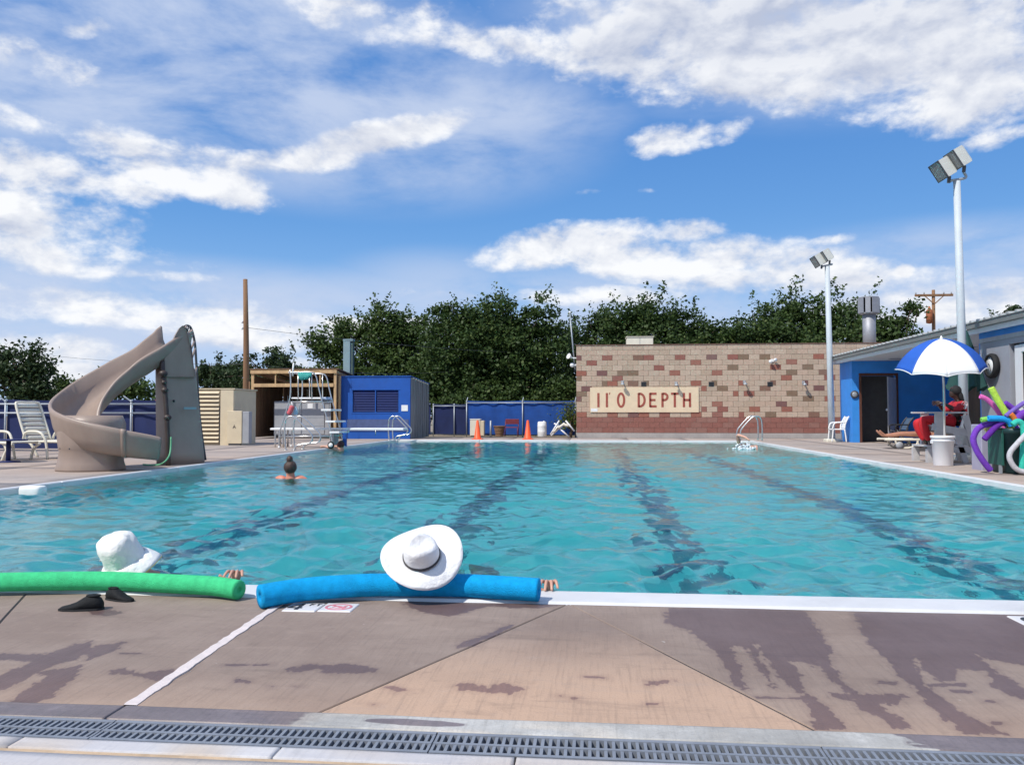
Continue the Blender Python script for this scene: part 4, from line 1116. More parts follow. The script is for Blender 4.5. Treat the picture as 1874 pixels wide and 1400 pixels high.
# porch door with light edge
pd = ob('porch_door', MB().box((10.94, 24.7, .02), (10.997, 25.9, 1.95)), mat('brown_door', (.17, .12, .075), .6, .25, 6, stretch=(1, 1, .2)), t)
ob('door_edge', MB().box((10.93, 24.58, .02), (10.998, 24.69, 2.0)), M_creambox, pd)
# roof
ob('soffit', MB().box((7.66, 6.5, H1 + .003), (12.4, 27.95, H1 + .03)), M_soffit, t)
for k in range(4): ob('soffit_vent', MB().box((8.7, 19.2 + 2.1 * k, H1 - .006), (9.3, 19.45 + 2.1 * k, H1 + .001)), M_grey, t)
for k in range(5):
    y0 = 6.5 + k * 4.3; ob('fascia_board', MB().box((7.635, y0 + .006, 2.47), (7.657, y0 + 4.294, 2.60)), M_soffit, t)
ob('fascia_board', MB().box((7.66, 27.92, 2.47), (12.4, 27.95, 2.60)), M_soffit, t)
ob('eave_metal', MB().prism([(7.56, 6.5, 2.58), (7.63, 6.5, 2.57), (7.63, 6.5, 2.66), (7.56, 6.5, 2.68)], (0, 21.5, 0)), mat('dark_eave_metal', (.17, .18, .175), .5, .1, 4, dirt=.15), t)
ob('roof_sheet', MB().prism([(7.54, 6.5, 2.685), (12.5, 6.5, 2.80), (12.5, 6.5, 2.83), (7.54, 6.5, 2.70)], (0, 21.5, 0)), M_roofm, t)
rib = None
for k in range(70):
    y = 6.6 + k * .305
    if rib is None:
        mb = MB().prism([(0, -.05, 0), (0, .05, 0), (0, .028, .035), (0, -.028, .035)], (4.9, 0, .115)); rib = ob('rib', mb, M_roofm, t, world=False)
    else:
        rib = rib.copy(); COL.objects.link(rib); rib.parent = t
    rib.location = (7.535 - 7.9, y - 18, 2.7025)
c = A(1806, 669, 17.0); cy = 17.12
t = thing('wall_clock', 'round wall clock with thick black rim on the grey wall near the umbrella', 'clock', (7.77, cy, c.z))
MX = Euler((0, R(-90), 0)).to_matrix()
ob('case', MB().lathe([(.05, 0), (.235, .0), (.245, .06), (.225, .10), (.18, .105), (.178, .075), (.01, .072)], (7.77, cy, c.z), 32, M=MX), M_black, t)
ob('face', MB().lathe([(.175, .076), (.175, .079), (.01, .0795)], (7.77, cy, c.z), 32, M=MX), M_white, t)
mb = MB()
for k in range(12):
    a = R(30 * k); mb.box((7.689, cy + .145 * math.sin(a) - .007, c.z + .145 * math.cos(a) - .013), (7.6905, cy + .145 * math.sin(a) + .007, c.z + .145 * math.cos(a) + .013))
ob('hour_marks', mb, M_ink, t)
ob('hour_hand', MB().beam((7.686, cy, c.z), (7.686, cy + .06, c.z + .05), .004, .018), M_ink, t); ob('minute_hand', MB().beam((7.683, cy, c.z), (7.683, cy - .05, c.z - .11), .004, .013), M_ink, t)
p = A(1563.5, 722, EY); t = thing('round_plaque', 'small round pale plaque beside the open doorway', 'plaque', (p.x, EY - .001, p.z))
MY = Euler((R(90), 0, 0)).to_matrix()
ob('rim', MB().lathe([(.01, 0), (.12, 0), (.12, .04), (.09, .045), (.01, .03)], (p.x, EY - .001, p.z), 20, M=MY), M_dgrey, t); ob('face', MB().lathe([(.085, .042), (.06, .055), (.01, .06)], (p.x, EY - .001, p.z), 20, M=MY), M_galv, t)

# ------------------------------------------------------------------ trees
def tree(name, label, cat, base, lobes, nleaf, size, m, trunk_h, seed, sprigs=10, group='dark trees beyond the fence', fill=.5, twigs=26, sprig_len=1.3):
    r = np.random.default_rng(seed)
    bx, by = base
    t = thing(name, label, cat, (bx, by, 0), 0, group)
    L = np.array(lobes); vol = L[:, 3] * L[:, 4] * L[:, 5]; pr = vol / vol.sum()
    mb = MB(); top = Vector((bx + .1, by, trunk_h))
    tr = .05 + .03 * trunk_h
    mb.tube([(bx, by, -.1), (bx + .05, by, trunk_h * .5), top], [tr * 1.4, tr, tr * .8], 10)
    ends = []
    for k in range(twigs):
        l = L[k % len(L)] if k < 2 * len(L) else L[r.choice(len(L), p=pr)]
        d = r.normal(size=3); d /= np.linalg.norm(d); d[2] = abs(d[2]) * .8 + .1 if r.random() < .75 else d[2]
        e = Vector((l[0] + d[0] * l[3] * .85, l[1] + d[1] * l[4] * .85, l[2] + d[2] * l[5] * .85))
        mid = top.lerp(e, .5) + Vector(r.normal(size=3) * .25) + Vector((0, 0, .15))
        mb.tube([top - Vector((0, 0, r.random() * trunk_h * .4)), mid, e], [tr * .45, tr * .25, .012], 6)
        ends.append(e)
    ob('trunk', mb, M_trunk, t, fix=False)
    # leaf clumps through the crown, denser towards its skin, plus leafy shoots standing out of it
    nc = max(30, nleaf // 75); C = []; Rr = []
    for k in range(nc):
        l = L[r.choice(len(L), p=pr)]
        d = r.normal(size=3); d /= np.linalg.norm(d)
        rad = (r.random() ** fill) * (1.0 + .10 * r.normal())
        C.append([l[0] + d[0] * l[3] * rad, l[1] + d[1] * l[4] * rad, l[2] + d[2] * l[5] * rad]); Rr.append(r.uniform(.22, .55))
    C = np.array(C); Rr = np.array(Rr)
    which = r.integers(0, nc, nleaf)
    P = C[which] + r.normal(size=(nleaf, 3)) * (Rr[which][:, None] * np.array([.62, .62, .42]))
    sp = []
    for k in range(sprigs):
        l = L[r.choice(len(L), p=pr)]
        a = r.uniform(0, 2 * math.pi); q = r.uniform(.1, .95)
        s = np.array([l[0] + math.cos(a) * l[3] * q, l[1] + math.sin(a) * l[4] * q, l[2] + l[5] * math.sqrt(1 - q * q) * .92])
        dirn = np.array([math.cos(a) * q * .7 + r.normal() * .18, math.sin(a) * q * .3, 1.0]); dirn /= np.linalg.norm(dirn)
        ln_ = sprig_len * r.uniform(.35, 1.0); n = int(ln_ / .028)
        tt = r.random(n)
        w = .11 + .10 * (1 - tt)
        pts = s + dirn * (tt * ln_)[:, None] + r.normal(size=(n, 3)) * w[:, None] * .8
        sp.append(pts)
    if sp: P = np.concatenate([P] + sp)
    P = P[P[:, 2] > .25]
    n = len(P)
    ax = r.normal(size=(n, 3)); ax /= np.linalg.norm(ax, axis=1)[:, None]
    nr = r.normal(size=(n, 3)) + np.array([-.1, -.25, .9]); nr /= np.linalg.norm(nr, axis=1)[:, None]
    ax = ax - nr * (ax * nr).sum(1)[:, None]; ax /= np.linalg.norm(ax, axis=1)[:, None]
    bx_ = np.cross(nr, ax); s = size * r.uniform(.6, 1.25, n)[:, None]
    V = np.stack([P - ax * s * .5, P + bx_ * s * .36 - nr * s * .06, P + ax * s * .55, P - bx_ * s * .36 - nr * s * .06], 1).reshape(-1, 3)
    V -= np.array([bx, by, 0])
    me = bpy.data.meshes.new('crown')
    me.vertices.add(4 * n); me.vertices.foreach_set('co', V.ravel())
    me.loops.add(4 * n); me.loops.foreach_set('vertex_index', np.arange(4 * n))
    me.polygons.add(n); me.polygons.foreach_set('loop_start', np.arange(0, 4 * n, 4)); me.polygons.foreach_set('loop_total', np.full(n, 4))
    me.update(); me.materials.append(m)
    o = bpy.data.objects.new('crown', me); COL.objects.link(o); o.parent = t
    return t
def lobe(px, py, Y, rx, rz, ry=None):
    p = A(px, py, Y); k = Y / FPX
    return (p.x, p.y, p.z, rx * k, (ry or rx * .75) * k, rz * k)
def Tr(name, label, Y, basepx, lobes, nleaf, size, m, th, seed, **kw):
    b = A(basepx, 760, Y)
    return tree(name, label, 'tree', (b.x, Y), [lobe(l[0], l[1], Y + (l[4] if len(l) > 4 else 0), l[2], l[3]) for l in lobes], nleaf, size, m, th, seed, **kw)
Tr('leafy_tree', 'broad dark tree with a ragged left edge rising behind the blue shed', 40, 690, [(690, 606, 60, 50), (725, 628, 62, 50), (610, 640, 50, 38), (760, 632, 50, 58), (650, 604, 48, 36), (580, 628, 28, 26), (720, 690, 120, 55), (630, 695, 70, 50), (690, 735, 130, 40, -1)], 46000, .165, M_leaf2, 2.4, 1, sprigs=46, sprig_len=1.0)
Tr('leafy_tree', 'tallest dense dark tree in the middle with upright leafy shoots', 38, 900, [(815, 580, 40, 38), (855, 600, 50, 40), (905, 592, 62, 48), (940, 610, 50, 40), (985, 592, 46, 46), (1022, 632, 40, 55), (870, 650, 120, 70), (960, 675, 100, 70), (800, 695, 70, 55), (880, 735, 110, 42, -1), (990, 735, 90, 42, -1)], 64000, .165, M_leaf, 2.4, 2, sprigs=50, sprig_len=1.05)
Tr('leafy_tree', 'dark tree above the left half of the block wall behind the cream roof cabinet', 42, 1150, [(1105, 596, 38, 40), (1160, 590, 60, 42), (1225, 595, 55, 42), (1285, 618, 40, 42), (1180, 645, 130, 60), (1320, 635, 62, 48), (1060, 650, 55, 70), (1050, 720, 60, 45)], 42000, .17, M_leaf, 2.6, 3, sprigs=40)
Tr('leafy_tree', 'wide dark tree behind the far floodlight pole and zinc vent stack', 42, 1450, [(1390, 600, 48, 45), (1450, 582, 60, 44), (1520, 585, 58, 45), (1570, 592, 40, 45), (1460, 645, 140, 55), (1330, 632, 40, 40), (1340, 655, 60, 40)], 35000, .17, M_leaf, 2.6, 4, sprigs=44)
Tr('leafy_tree', 'sparse branching tree reaching right past the vent stack', 38, 1620, [(1612, 612, 26, 30), (1645, 590, 22, 14), (1670, 566, 20, 9), (1655, 625, 22, 20)], 2600, .19, M_leaf, 2.5, 5, sprigs=7, twigs=14, sprig_len=.9)
Tr('leafy_tree', 'distant dark tree just right of the slide tower', 62, 395, [(385, 680, 26, 24), (420, 690, 30, 30), (370, 700, 20, 20)], 4500, .24, M_leaf3, 3, 6, sprigs=6)
Tr('leafy_tree', 'distant dark tree between the wooden pole and the broad tree', 60, 500, [(450, 668, 34, 26), (505, 660, 42, 28), (540, 675, 30, 34), (490, 700, 70, 34), (420, 705, 50, 30), (560, 700, 40, 40)], 9500, .24, M_leaf3, 3, 7, sprigs=12)
Tr('leafy_tree', 'dark tree with a forked leafy top at the far left edge', 30, 40, [(20, 690, 42, 34), (60, 680, 28, 40), (70, 640, 14, 14), (10, 650, 20, 24), (60, 715, 50, 28)], 7000, .15, M_leaf3, 1.6, 8, sprigs=10, sprig_len=1.0)
Tr('leafy_tree', 'low dark shrubby tree behind the slide flume', 33, 170, [(120, 712, 34, 20), (175, 715, 40, 22), (235, 712, 34, 22), (150, 730, 70, 18), (265, 725, 30, 20)], 8000, .15, M_leaf2, 1.2, 9, sprigs=8, sprig_len=.7)
Tr('leafy_tree', 'small treetop peeping over the ribbed roof at the right edge', 55, 1850, [(1850, 575, 24, 12), (1880, 572, 20, 14), (1860, 600, 40, 25)], 2500, .24, M_leaf3, 4, 10, sprigs=6, sprig_len=1.0)
# bush in the fence corner
b = A(1043, 790, 33.2)
tree('corner_bush', 'upright green bush in the corner between the fence and block wall', 'bush', (b.x, 33.2), [(b.x, 33.2, .5, .22, .2, .45), (b.x + .02, 33.2, .85, .17, .15, .4)], 1400, .08, M_grass, .3, 12, sprigs=4, group=None, twigs=6, sprig_len=.4)
# ------------------------------------------------------------------ figures
def body(name, J, bones, m, parent, sub=2, smooth_all=True):
    """continuous skin over a jointed skeleton; J: name -> (place, radius or (rx, ry)); first joint is the root"""
    names = list(J); ix = {n: i for i, n in enumerate(names)}
    me = bpy.data.meshes.new(name)
    L = Vector((0, 0, 0)); root = parent
    while root is not None: L += root.location; root = root.parent
    me.from_pydata([tuple(Vector(J[n][0]) - L) for n in names], [(ix[a], ix[b]) for a, b in bones], [])
    o = bpy.data.objects.new(name, me); COL.objects.link(o)
    md = o.modifiers.new('skin', 'SKIN'); md.use_smooth_shade = True; md.branch_smoothing = .6
    sl = me.skin_vertices[0].data
    for n in names:
        r = J[n][1]; sl[ix[n]].radius = r if isinstance(r, tuple) else (r, r)
    sl[0].use_root = True
    sb = o.modifiers.new('sub', 'SUBSURF'); sb.levels = sub; sb.render_levels = sub
    dg = bpy.context.evaluated_depsgraph_get(); dg.update()
    new = bpy.data.meshes.new_from_object(o.evaluated_get(dg))
    o.modifiers.clear(); o.data = new; new.name = name
    new.materials.clear(); new.materials.append(m)
    new.polygons.foreach_set('use_smooth', np.ones(len(new.polygons), bool)); new.update()
    o.parent = parent
    return o
def chain(*n): return list(zip(n[:-1], n[1:]))
def hand(J, B, pre, wrist, palm_dir, finger_dirs, spread, r=.0085, ln=.07, thumb=None):
    """five fingers from a palm joint; finger_dirs: list of directions, one per phalanx"""
    w = Vector(wrist); pd = Vector(palm_dir).normalized(); s = Vector(spread).normalized()
    J[pre + 'wr'] = (w, .022); J[pre + 'pa'] = (w + pd * .055, (.034, .016)); B += [(pre + 'wr', pre + 'pa')]
    for k in range(4):
        p = w + pd * .085 + s * (.019 * (k - 1.5)); l = ln * (.86, 1.0, .95, .76)[k] / len(finger_dirs)
        prev = pre + 'pa'
        J[f'{pre}f{k}0'] = (p, r * 1.1); B.append((prev, f'{pre}f{k}0')); prev = f'{pre}f{k}0'
        for q, d in enumerate(finger_dirs):
            p = p + (Vector(d).normalized() + s * (k - 1.5) * .16).normalized() * l * 1.25
            J[f'{pre}f{k}{q + 1}'] = (p, r * (1 - .12 * q)); B.append((prev, f'{pre}f{k}{q + 1}')); prev = f'{pre}f{k}{q + 1}'
    tdir = Vector(thumb) if thumb is not None else (-s * .8 + pd * .6)
    p = w + pd * .03 - s * .03; J[pre + 't0'] = (p, r * 1.25); B.append((pre + 'wr', pre + 't0'))
    p = p + tdir.normalized() * .035; J[pre + 't1'] = (p, r * 1.1); B.append((pre + 't0', pre + 't1'))
    p = p + (tdir.normalized() + pd * .5).normalized() * .028; J[pre + 't2'] = (p, r); B.append((pre + 't1', pre + 't2'))

# ------------------------------------------------------------------ pool slide
t = thing('pool_slide', 'large taupe moulded plastic curving water slide with a tapering ladder tower on the left deck', 'water slide', (-7.4, 12.6, 0))
cen = spline([(-7.34, 14.08, 1.97), (-7.40, 13.86, 1.90), (-7.58, 13.56, 1.64), (-7.86, 13.24, 1.33), (-8.07, 12.88, 1.01), (-8.12, 12.52, .73), (-7.99, 12.23, .54), (-7.70, 12.05, .43), (-7.34, 12.02, .35), (-7.02, 12.14, .29), (-6.74, 12.36, .24)], 6)
N = len(cen); rings = []; rim_o = []; rim_i = []
for i, c in enumerate(cen):
    s = i / (N - 1)
    d = (cen[min(i + 1, N - 1)] - cen[max(i - 1, 0)]); d.z = 0; d.normalize()
    out = Vector((d.y, -d.x, 0))                    # right-hand side of travel = outside?
    # travel turns left (towards the camera then right): outside of the bend is on the right-hand side
    bend = max(0, math.sin(min(1, s / .8) * math.pi))
    ho = .34 + .10 * bend - .10 * max(0, s - .8) / .2; hi = .30 - .03 * bend - .07 * max(0, s - .8) / .2
    if s < .13: ho += .10 * (1 - s / .13) ** 2; hi += .06 * (1 - s / .13) ** 1.5
    w = .30
    prof = [(-w - .05, hi - .055), (-w - .055, hi), (-w - .03, hi + .022), (-w + .005, hi), (-w + .03, hi * .55), (-w * .68, .07), (-w * .3, .01), (w * .3, .0), (w * .68, .06), (w - .02, ho * .5), (w + .01, ho), (w + .04, ho + .024), (w + .07, ho), (w + .06, ho - .06),
            (w + .01, ho * .30), (w * .8, -.05), (w * .3, -.09), (-w * .3, -.09), (-w * .85, -.04), (-w - .015, hi * .4)]
    rings.append([c + out * a + Vector((0, 0, b)) for a, b in prof])
ob('flume', MB().loft(rings), M_slide, t)
# seam band near the outlet
k = N - 9; rb = []
for i in (k, k + 1):
    c = sum((p for p in rings[i]), Vector()) / 20
    rb.append([c + (p - c) * 1.035 for p in rings[i]])
ob('seam_band', MB().loft([rings[k][10:19], [Vector(p) + (Vector(p) - cen[k]).normalized() * .012 for p in rings[k][10:19]], [Vector(p) + (Vector(p) - cen[k]).normalized() * .012 for p in rings[k + 1][10:19]], rings[k + 1][10:19]], closed=False), M_slide, t)
# drum pedestal under the bend, flared foot
pc = Vector((-7.70, 12.20, 0)); prd = []
for z, r, e in ((0, .50, 1), (.03, .505, 1), (.12, .475, 1), (.30, .45, 1), (.32, .462, 1), (.42, .475, 1.0), (.56, .49, 1.0), (.72, .49, 1), (.84, .44, 1)):
    prd.append([(pc.x + r * math.cos(a) * 1.0, pc.y + r * math.sin(a) * .92, z) for a in [2 * math.pi * j / 36 for j in range(36)]])
ob('pedestal', MB().loft(prd), M_slide, t)
for a in (-170, -149, -128, -100, -72, -45):
    ob('bolt', MB().ball((pc.x + .455 * math.cos(R(a)), pc.y + .42 * math.sin(R(a)), .345), .016, n=8, m=6), M_dgrey, t)
# tower: hollow tapering slab with rounded top, plus a slimmer front leg
def taper(p0, p1, q0, q1, z0, z1, dep0, dep1, n=8, rnd=.05):
    """tapering shell between plan edges p0-p1 (bottom) and q0-q1 (top)"""
    rings = []
    for i in range(n + 1):
        s = i / n; a = Vector((*p0, 0)).lerp(Vector((*q0, 0)), s); b = Vector((*p1, 0)).lerp(Vector((*q1, 0)), s); z = z0 + (z1 - z0) * s
        d = (b - a).normalized(); nrm = Vector((-d.y, d.x, 0)); dep = dep0 + (dep1 - dep0) * s; L = (b - a).length; r = min(rnd, L * .3, dep * .3)
        ring = []
        for cx, cy, a0 in ((r, r, 180), (L - r, r, 270), (L - r, dep - r, 0), (r, dep - r, 90)):
            for k in range(4):
                an = R(a0 + 30 * k); ring.append(a + d * (cx + r * math.cos(an)) + nrm * (cy + r * math.sin(an)) + Vector((0, 0, z)))
        rings.append(ring)
    return MB().loft(rings)
tq0, tq1 = A(303, 672, 13.55), A(360, 672, 14.12)
ob('tower', taper((-7.17, 13.46), (-6.75, 14.06), (tq0.x, 13.55), (tq1.x, 14.12), 0, tq0.z, .34, .30), M_slide, t)
wp = [(302, 690), (301, 655), (312, 634), (322, 612), (329, 600), (334, 596), (338, 598), (342, 606), (347, 630), (352, 655), (358, 690)]
wr = []
for k_, (dy_, sc_) in enumerate(((0.02, .97), (.0, 1.0), (.03, 1.0), (.20, 1.0), (.22, .97))):
    ring = []
    for px, py in wp:
        ux, uy = 330 + (px - 330) * sc_, 640 + (py - 640) * sc_; d_ = _ray(ux, uy); kk = d_[0] / d_[1]; q = A(ux, uy, (13.50 - 1.25 * tq0.x) / (1 - 1.25 * kk)); ring.append((q.x - dy_ * .55, q.y + dy_ * .8, q.z))
    wr.append(ring)
ob('tower_top', MB().loft(wr), M_slide, t)
ob('front_leg', taper((-7.55, 13.82), (-7.34, 13.82), (-7.62, 13.86), (-7.42, 13.86), 0, 1.72, .25, .25), M_slide, t)
# top wings: start-platform sides with curved ears
def ear(p, q, z0, up, m=M_slide):
    p = Vector(p); q = Vector(q); d = (q - p); nrm = Vector((-d.y, d.x, 0)).normalized() * .045
    poly = [p + d * u + Vector((0, 0, z)) for u, z in ((0, z0), (1, z0 + .02), (1.02, up * .96), (.9, up), (.72, up - .02), (.45, up - .20), (.2, up - .42), (0, up - .55))]
    return MB().prism(poly, nrm)
# ladder-side handrail: curved bar with slots, rungs behind
hr = spline([A(335, 599, 14.15), A(343, 596, 14.3), A(350, 602, 14.45), A(356, 625, 14.5), A(359, 660, 14.52), A(365, 760, 14.5), A(376, 842, 14.45)], 6)
hb = ob('handrail', MB().tube(hr, .022, 8), M_dgrey, t)
hr2 = spline([A(331, 602, 14.0), A(340, 602, 14.12), A(344, 612, 14.2), A(349, 640, 14.25), A(353, 680, 14.25), A(361, 770, 14.2)], 6)
ob('handrail', MB().tube(hr2, .022, 8), M_dgrey, t)
for k in (5, 9, 12, 15, 18, 21, 25): ob('rung', MB().tube([hr[k], hr2[min(k, len(hr2) - 1)]], .02, 6), M_slide, t)
# feed pipe with couplings up the face of the tower
pp = [A(308, 852, 13.40), A(306, 780, 13.40), A(302, 720, 13.42), A(298, 690, 13.44), A(297, 662, 13.5)]
ob('feed_pipe', MB().tube(spline(pp, 4), .04, 10), mat('brown_pipe', (.05, .035, .03), .5, .2), t)
for py, rr in ((684, .085), (714, .07), (764, .075), (700, .055)):
    q = A(298.5 + (py - 684) * .10, py, 13.40); ob('coupling', MB().ball(q, rr * .85, rr * .85, rr * .7), mat('brown_pipe', (0, 0, 0)), t)
for py in (735, 735): pass
for px, py in ((288, 735), (318, 734)):
    q = A(px, py, 13.78 if px < 300 else 13.60); ob('bolt', MB().ball(q, .022, n=8, m=6), M_black, t)
q = A(348, 747, 13.78); ob('label_plate', MB().box((q.x - .11, q.y - .02, q.z - .022), (q.x + .11, q.y + .01, q.z + .018), Matrix.Rotation(R(54), 3, 'Z')), mat('faded_teal_plate', (.25, .36, .38), .6), t)
hp = spline([A(313, 800, 13.4), A(311, 830, 13.3), A(300, 846, 13.1), G(285, 851, .02), G(262, 850, .02)], 5)
single('garden_hose', MB().tube(hp, .014, 6), mat('green_hose', (.12, .38, .20), .5), 'thin green hose hanging by the slide tower and lying on the deck', 'hose')

# ------------------------------------------------------------------ loungers at the left
def lounger(label, loc, rot, back=62, group='white resin loungers', m=None):
    m = m or M_resin
    t = thing('sun_lounger', label, 'sun lounger', loc, R(rot), group); W = .30
    # seat runs from the hinge at x=0 to the foot at x=1.25; the back rises from x=0 towards -x
    for s in (-1, 1):
        ob('side_rail', MB().tube(spline([(-.55, s * W, .30), (0, s * W, .33), (.6, s * W, .335), (1.05, s * W, .33), (1.25, s * W, .30)], 4), .024, 8), m, t, world=False)
        ob('leg', MB().tube(spline([(-.62, s * W, .30), (-.52, s * W, .22), (-.40, s * W * 1.1, 0)], 4), .026, 8), m, t, world=False)
        ob('leg', MB().tube(spline([(1.25, s * W, .31), (1.10, s * W, .20), (1.02, s * W * 1.08, 0)], 4), .026, 8), m, t, world=False)
        ob('armrest', MB().tube(spline([(-.02, s * (W + .03), .33), (.05, s * (W + .05), .50), (.25, s * (W + .05), .53), (.45, s * (W + .05), .50), (.56, s * (W + .03), .33), (.62, s * (W + .04), .0)], 5), .024, 8), m, t, world=False)
    for k in range(9): ob('slat', MB().bbox((.05 + k * .132, -W + .005, .335), (.165 + k * .132, W - .005, .352), .006), m, t, world=False)
    a = R(back); u = Vector((-math.cos(a), 0, math.sin(a))); n = Vector((math.sin(a), 0, math.cos(a)))
    B = lambda x, y, h: Vector((0, 0, .34)) + u * x + Vector((0, y, 0)) + n * h
    fr = ob('back_frame', MB().tube(spline([B(0, -W + .02, 0), B(.4, -W + .02, 0), B(.76, -W + .03, .01), B(.82, -W + .09, .012), B(.82, 0, .012), B(.82, W - .09, .012), B(.76, W - .03, .01), B(.4, W - .02, 0), B(0, W - .02, 0)], 5), .024, 8), m, t, world=False)
    for k in range(8):
        x0 = .03 + k * .097; mb = MB()
        r = [[B(x0 + dx, y, h + .012 * (1 - (y / W) ** 2) - .012) for dx, h in ((0, .0), (.004, .014), (.072, .018), (.078, .004))] for y in (-W + .03, -.15, 0, .15, W - .03)]
        ob('back_slat', mb.loft(r), m, t, world=False)
    return t
p = G(66, 838)
lounger('white slatted lounger with raised back beside the slide base', (p.x + .05, p.y, 0), -14, 66)
p = G(-40, 842)
lounger('white lounger cut by the left picture edge behind the low navy table', (p.x - .25, p.y + .2, 0), -10, 40)
p = G(15, 846); t = thing('side_table', 'low navy table on one post before the left lounger', 'table', p)
ob('top', MB().lathe([(.01, .385), (.30, .385), (.31, .395), (.30, .41), (.01, .41)], p, 28), M_navycloth, t); ob('post', MB().lathe([(.04, 0), (.04, .385)], p, 12), M_navycloth, t); ob('foot', MB().lathe([(.20, 0), (.19, .02), (.05, .03)], p, 20), M_navycloth, t)

# ------------------------------------------------------------------ diving plank, rails, tall chair on wheels
PY = 21.4; a = A(500, 786, PY); b = A(742, 784, PY)
t = thing('diving_board', 'long white springboard plank on thin pipe legs reaching over the left pool edge', 'diving board', (a.x, PY, 0))
ob('plank', MB().bbox((a.x, PY - .22, a.z - .005), (b.x, PY + .22, a.z + .045), .012), M_white, t)
for px in (504, 511, 518):
    q = A(px, 800, PY - .12); ob('leg', MB().tube(spline([(q.x + .06, PY - .12, a.z - .008), (q.x, PY - .12, a.z - .04), (q.x, PY - .12, 0)], 4), .022, 8), M_steel, t)
    ob('leg', MB().tube([(q.x + .03, PY + .15, a.z - .006), (q.x + .03, PY + .15, 0)], .022, 8), M_steel, t)
q = A(612, 800, PY); ob('fulcrum', MB().box((q.x - .05, PY - .2, .0), (q.x + .05, PY + .2, a.z - .006)), M_grey, t)
q = A(691, 790, PY); ob('tip_hook', MB().tube([(q.x, PY - .2, a.z - .005), (q.x, PY - .2, a.z - .14)], .012, 6), M_steel, t)
ob('post', MB().box((A(627, 780, 22).x, 22, 0), (A(634, 780, 22).x, 22.06, .70)), M_blue, t)
def zz(x, y, Y): return A(480 + x / 6.247, 640 + y / 6.247, Y)
def rail_pair(label, pts_px, Ys, dx, fn, r=.021, group='steel ladder rails at the pool edge'):
    t = thing('ladder_rail', label, 'handrail', (fn(*pts_px[0], Ys[0]).x, Ys[0], 0), 0, group)
    n0 = [fn(x, y, Ys[0]) for x, y in pts_px]; x0 = n0[0].x
    for Y in Ys:
        pts = [Vector((p.x, Y, max(p.z, -.25))) for p in n0]
        ob('rail', MB().tube(spline(pts, 5), r, 10), M_steel, t)
        for e in (pts[0], pts[-1]):
            ob('escutcheon', MB().lathe([(.05, .003), (.045, .018), (.022, .022)], (e.x, Y, 0), 14), M_steel, t)
    return t
rail_pair('pair of looped steel ladder rails in front of the tall wheeled chair', [(268, 1162), (256, 1000), (256, 880), (268, 800), (310, 765), (360, 772), (430, 830), (545, 950), (572, 1010), (545, 1065), (440, 1085), (385, 1105), (362, 1162)], (19.45, 20.05), 0, zz)
rail_pair('pair of looped steel ladder rails at the far left corner before the blue shed', [(1450, 1032), (1443, 940), (1443, 850), (1455, 790), (1488, 762), (1530, 770), (1590, 830), (1650, 895), (1662, 930), (1635, 970), (1560, 985), (1530, 1000), (1512, 1032)], (27.0, 27.55), 0, zz)
# tall steel chair
YA, YB = 20.5, 21.35
hubA, hubB = zz(788, 1092, YA), zz(788, 1092, YA)
t = thing('lifeguard_tower_chair', 'tall steel guard chair on small wheels with ladder steps and a teal towel', 'lifeguard chair', (zz(788, 1092, YA).x, YA, 0))
for i, Y in enumerate((YA, YB)):
    W_ = lambda x, y: Vector((zz(x, y, YA).x, Y, zz(x, y, YA).z))
    ob('ladder_rail', MB().tube(spline([W_(305, 258), W_(420, 258), W_(560, 258), W_(612, 300), W_(640, 420), W_(690, 620), W_(770, 900), W_(800, 1060)], 5), .017, 8), M_steel, t)
    ob('front_leg', MB().tube(spline([W_(318, 230), W_(325, 420), W_(312, 570), W_(250, 780), W_(200, 950), W_(192, 1128)], 5), .018, 8), M_steel, t)
    for x in (410, 565): ob('upright', MB().tube([W_(x, 260), W_(x, 555)], .014, 8), M_steel, t)
    ob('seat_rail', MB().tube([W_(300, 598), W_(690, 590)], .020, 8), M_steel, t)
    ob('lower_rail', MB().tube([W_(195, 995), W_(800, 985)], .022, 8), M_steel, t)
    w = ob('wheel', MB().lathe([(.045, -.025), (.082, -.022), (.09, 0), (.082, .022), (.045, .025)], (zz(788, 1092, YA).x, Y - .02, .09), 20, M=MY), M_black, t)
    ob('hub', MB().lathe([(.01, -.032), (.055, -.03), (.055, .03), (.01, .032)], (zz(788, 1092, YA).x, Y - .02, .09), 16, M=MY), M_white, w)
    ob('foot_cap', MB().ball(Vector((zz(192, 1128, YA).x, Y, .03)), .035, n=8, m=6), M_white, t)
ob('seat', MB().bbox((zz(330, 552, YA).x, YA, zz(330, 560, YA).z), (zz(680, 552, YA).x, YB, zz(330, 545, YA).z), .012), M_white, t)
ob('mast', MB().tube([zz(345, 300, YA), zz(358, 150, YA)], .022, 8), M_white, t)
ob('tray', MB().lathe([(.01, 0), (.12, 0), (.12, .07), (.01, .07)], zz(735, 575, YA + .3), 16), mat('pale_blue_tray', (.35, .42, .60), .4), t)
for k, (x, y) in enumerate(((735, 690), (785, 822), (830, 945))):
    q = zz(x, y, YA); ob('step', MB().bbox((q.x - .14, YA - .02, q.z - .02), (q.x + .12, YB + .02, q.z + .025), .008), M_white, t)
ob('back_bar', MB().tube([zz(305, 258, YA), Vector((zz(305, 258, YA).x, YB, zz(305, 258, YA).z))], .02, 8), M_white, t)
mb = MB(); rg = []
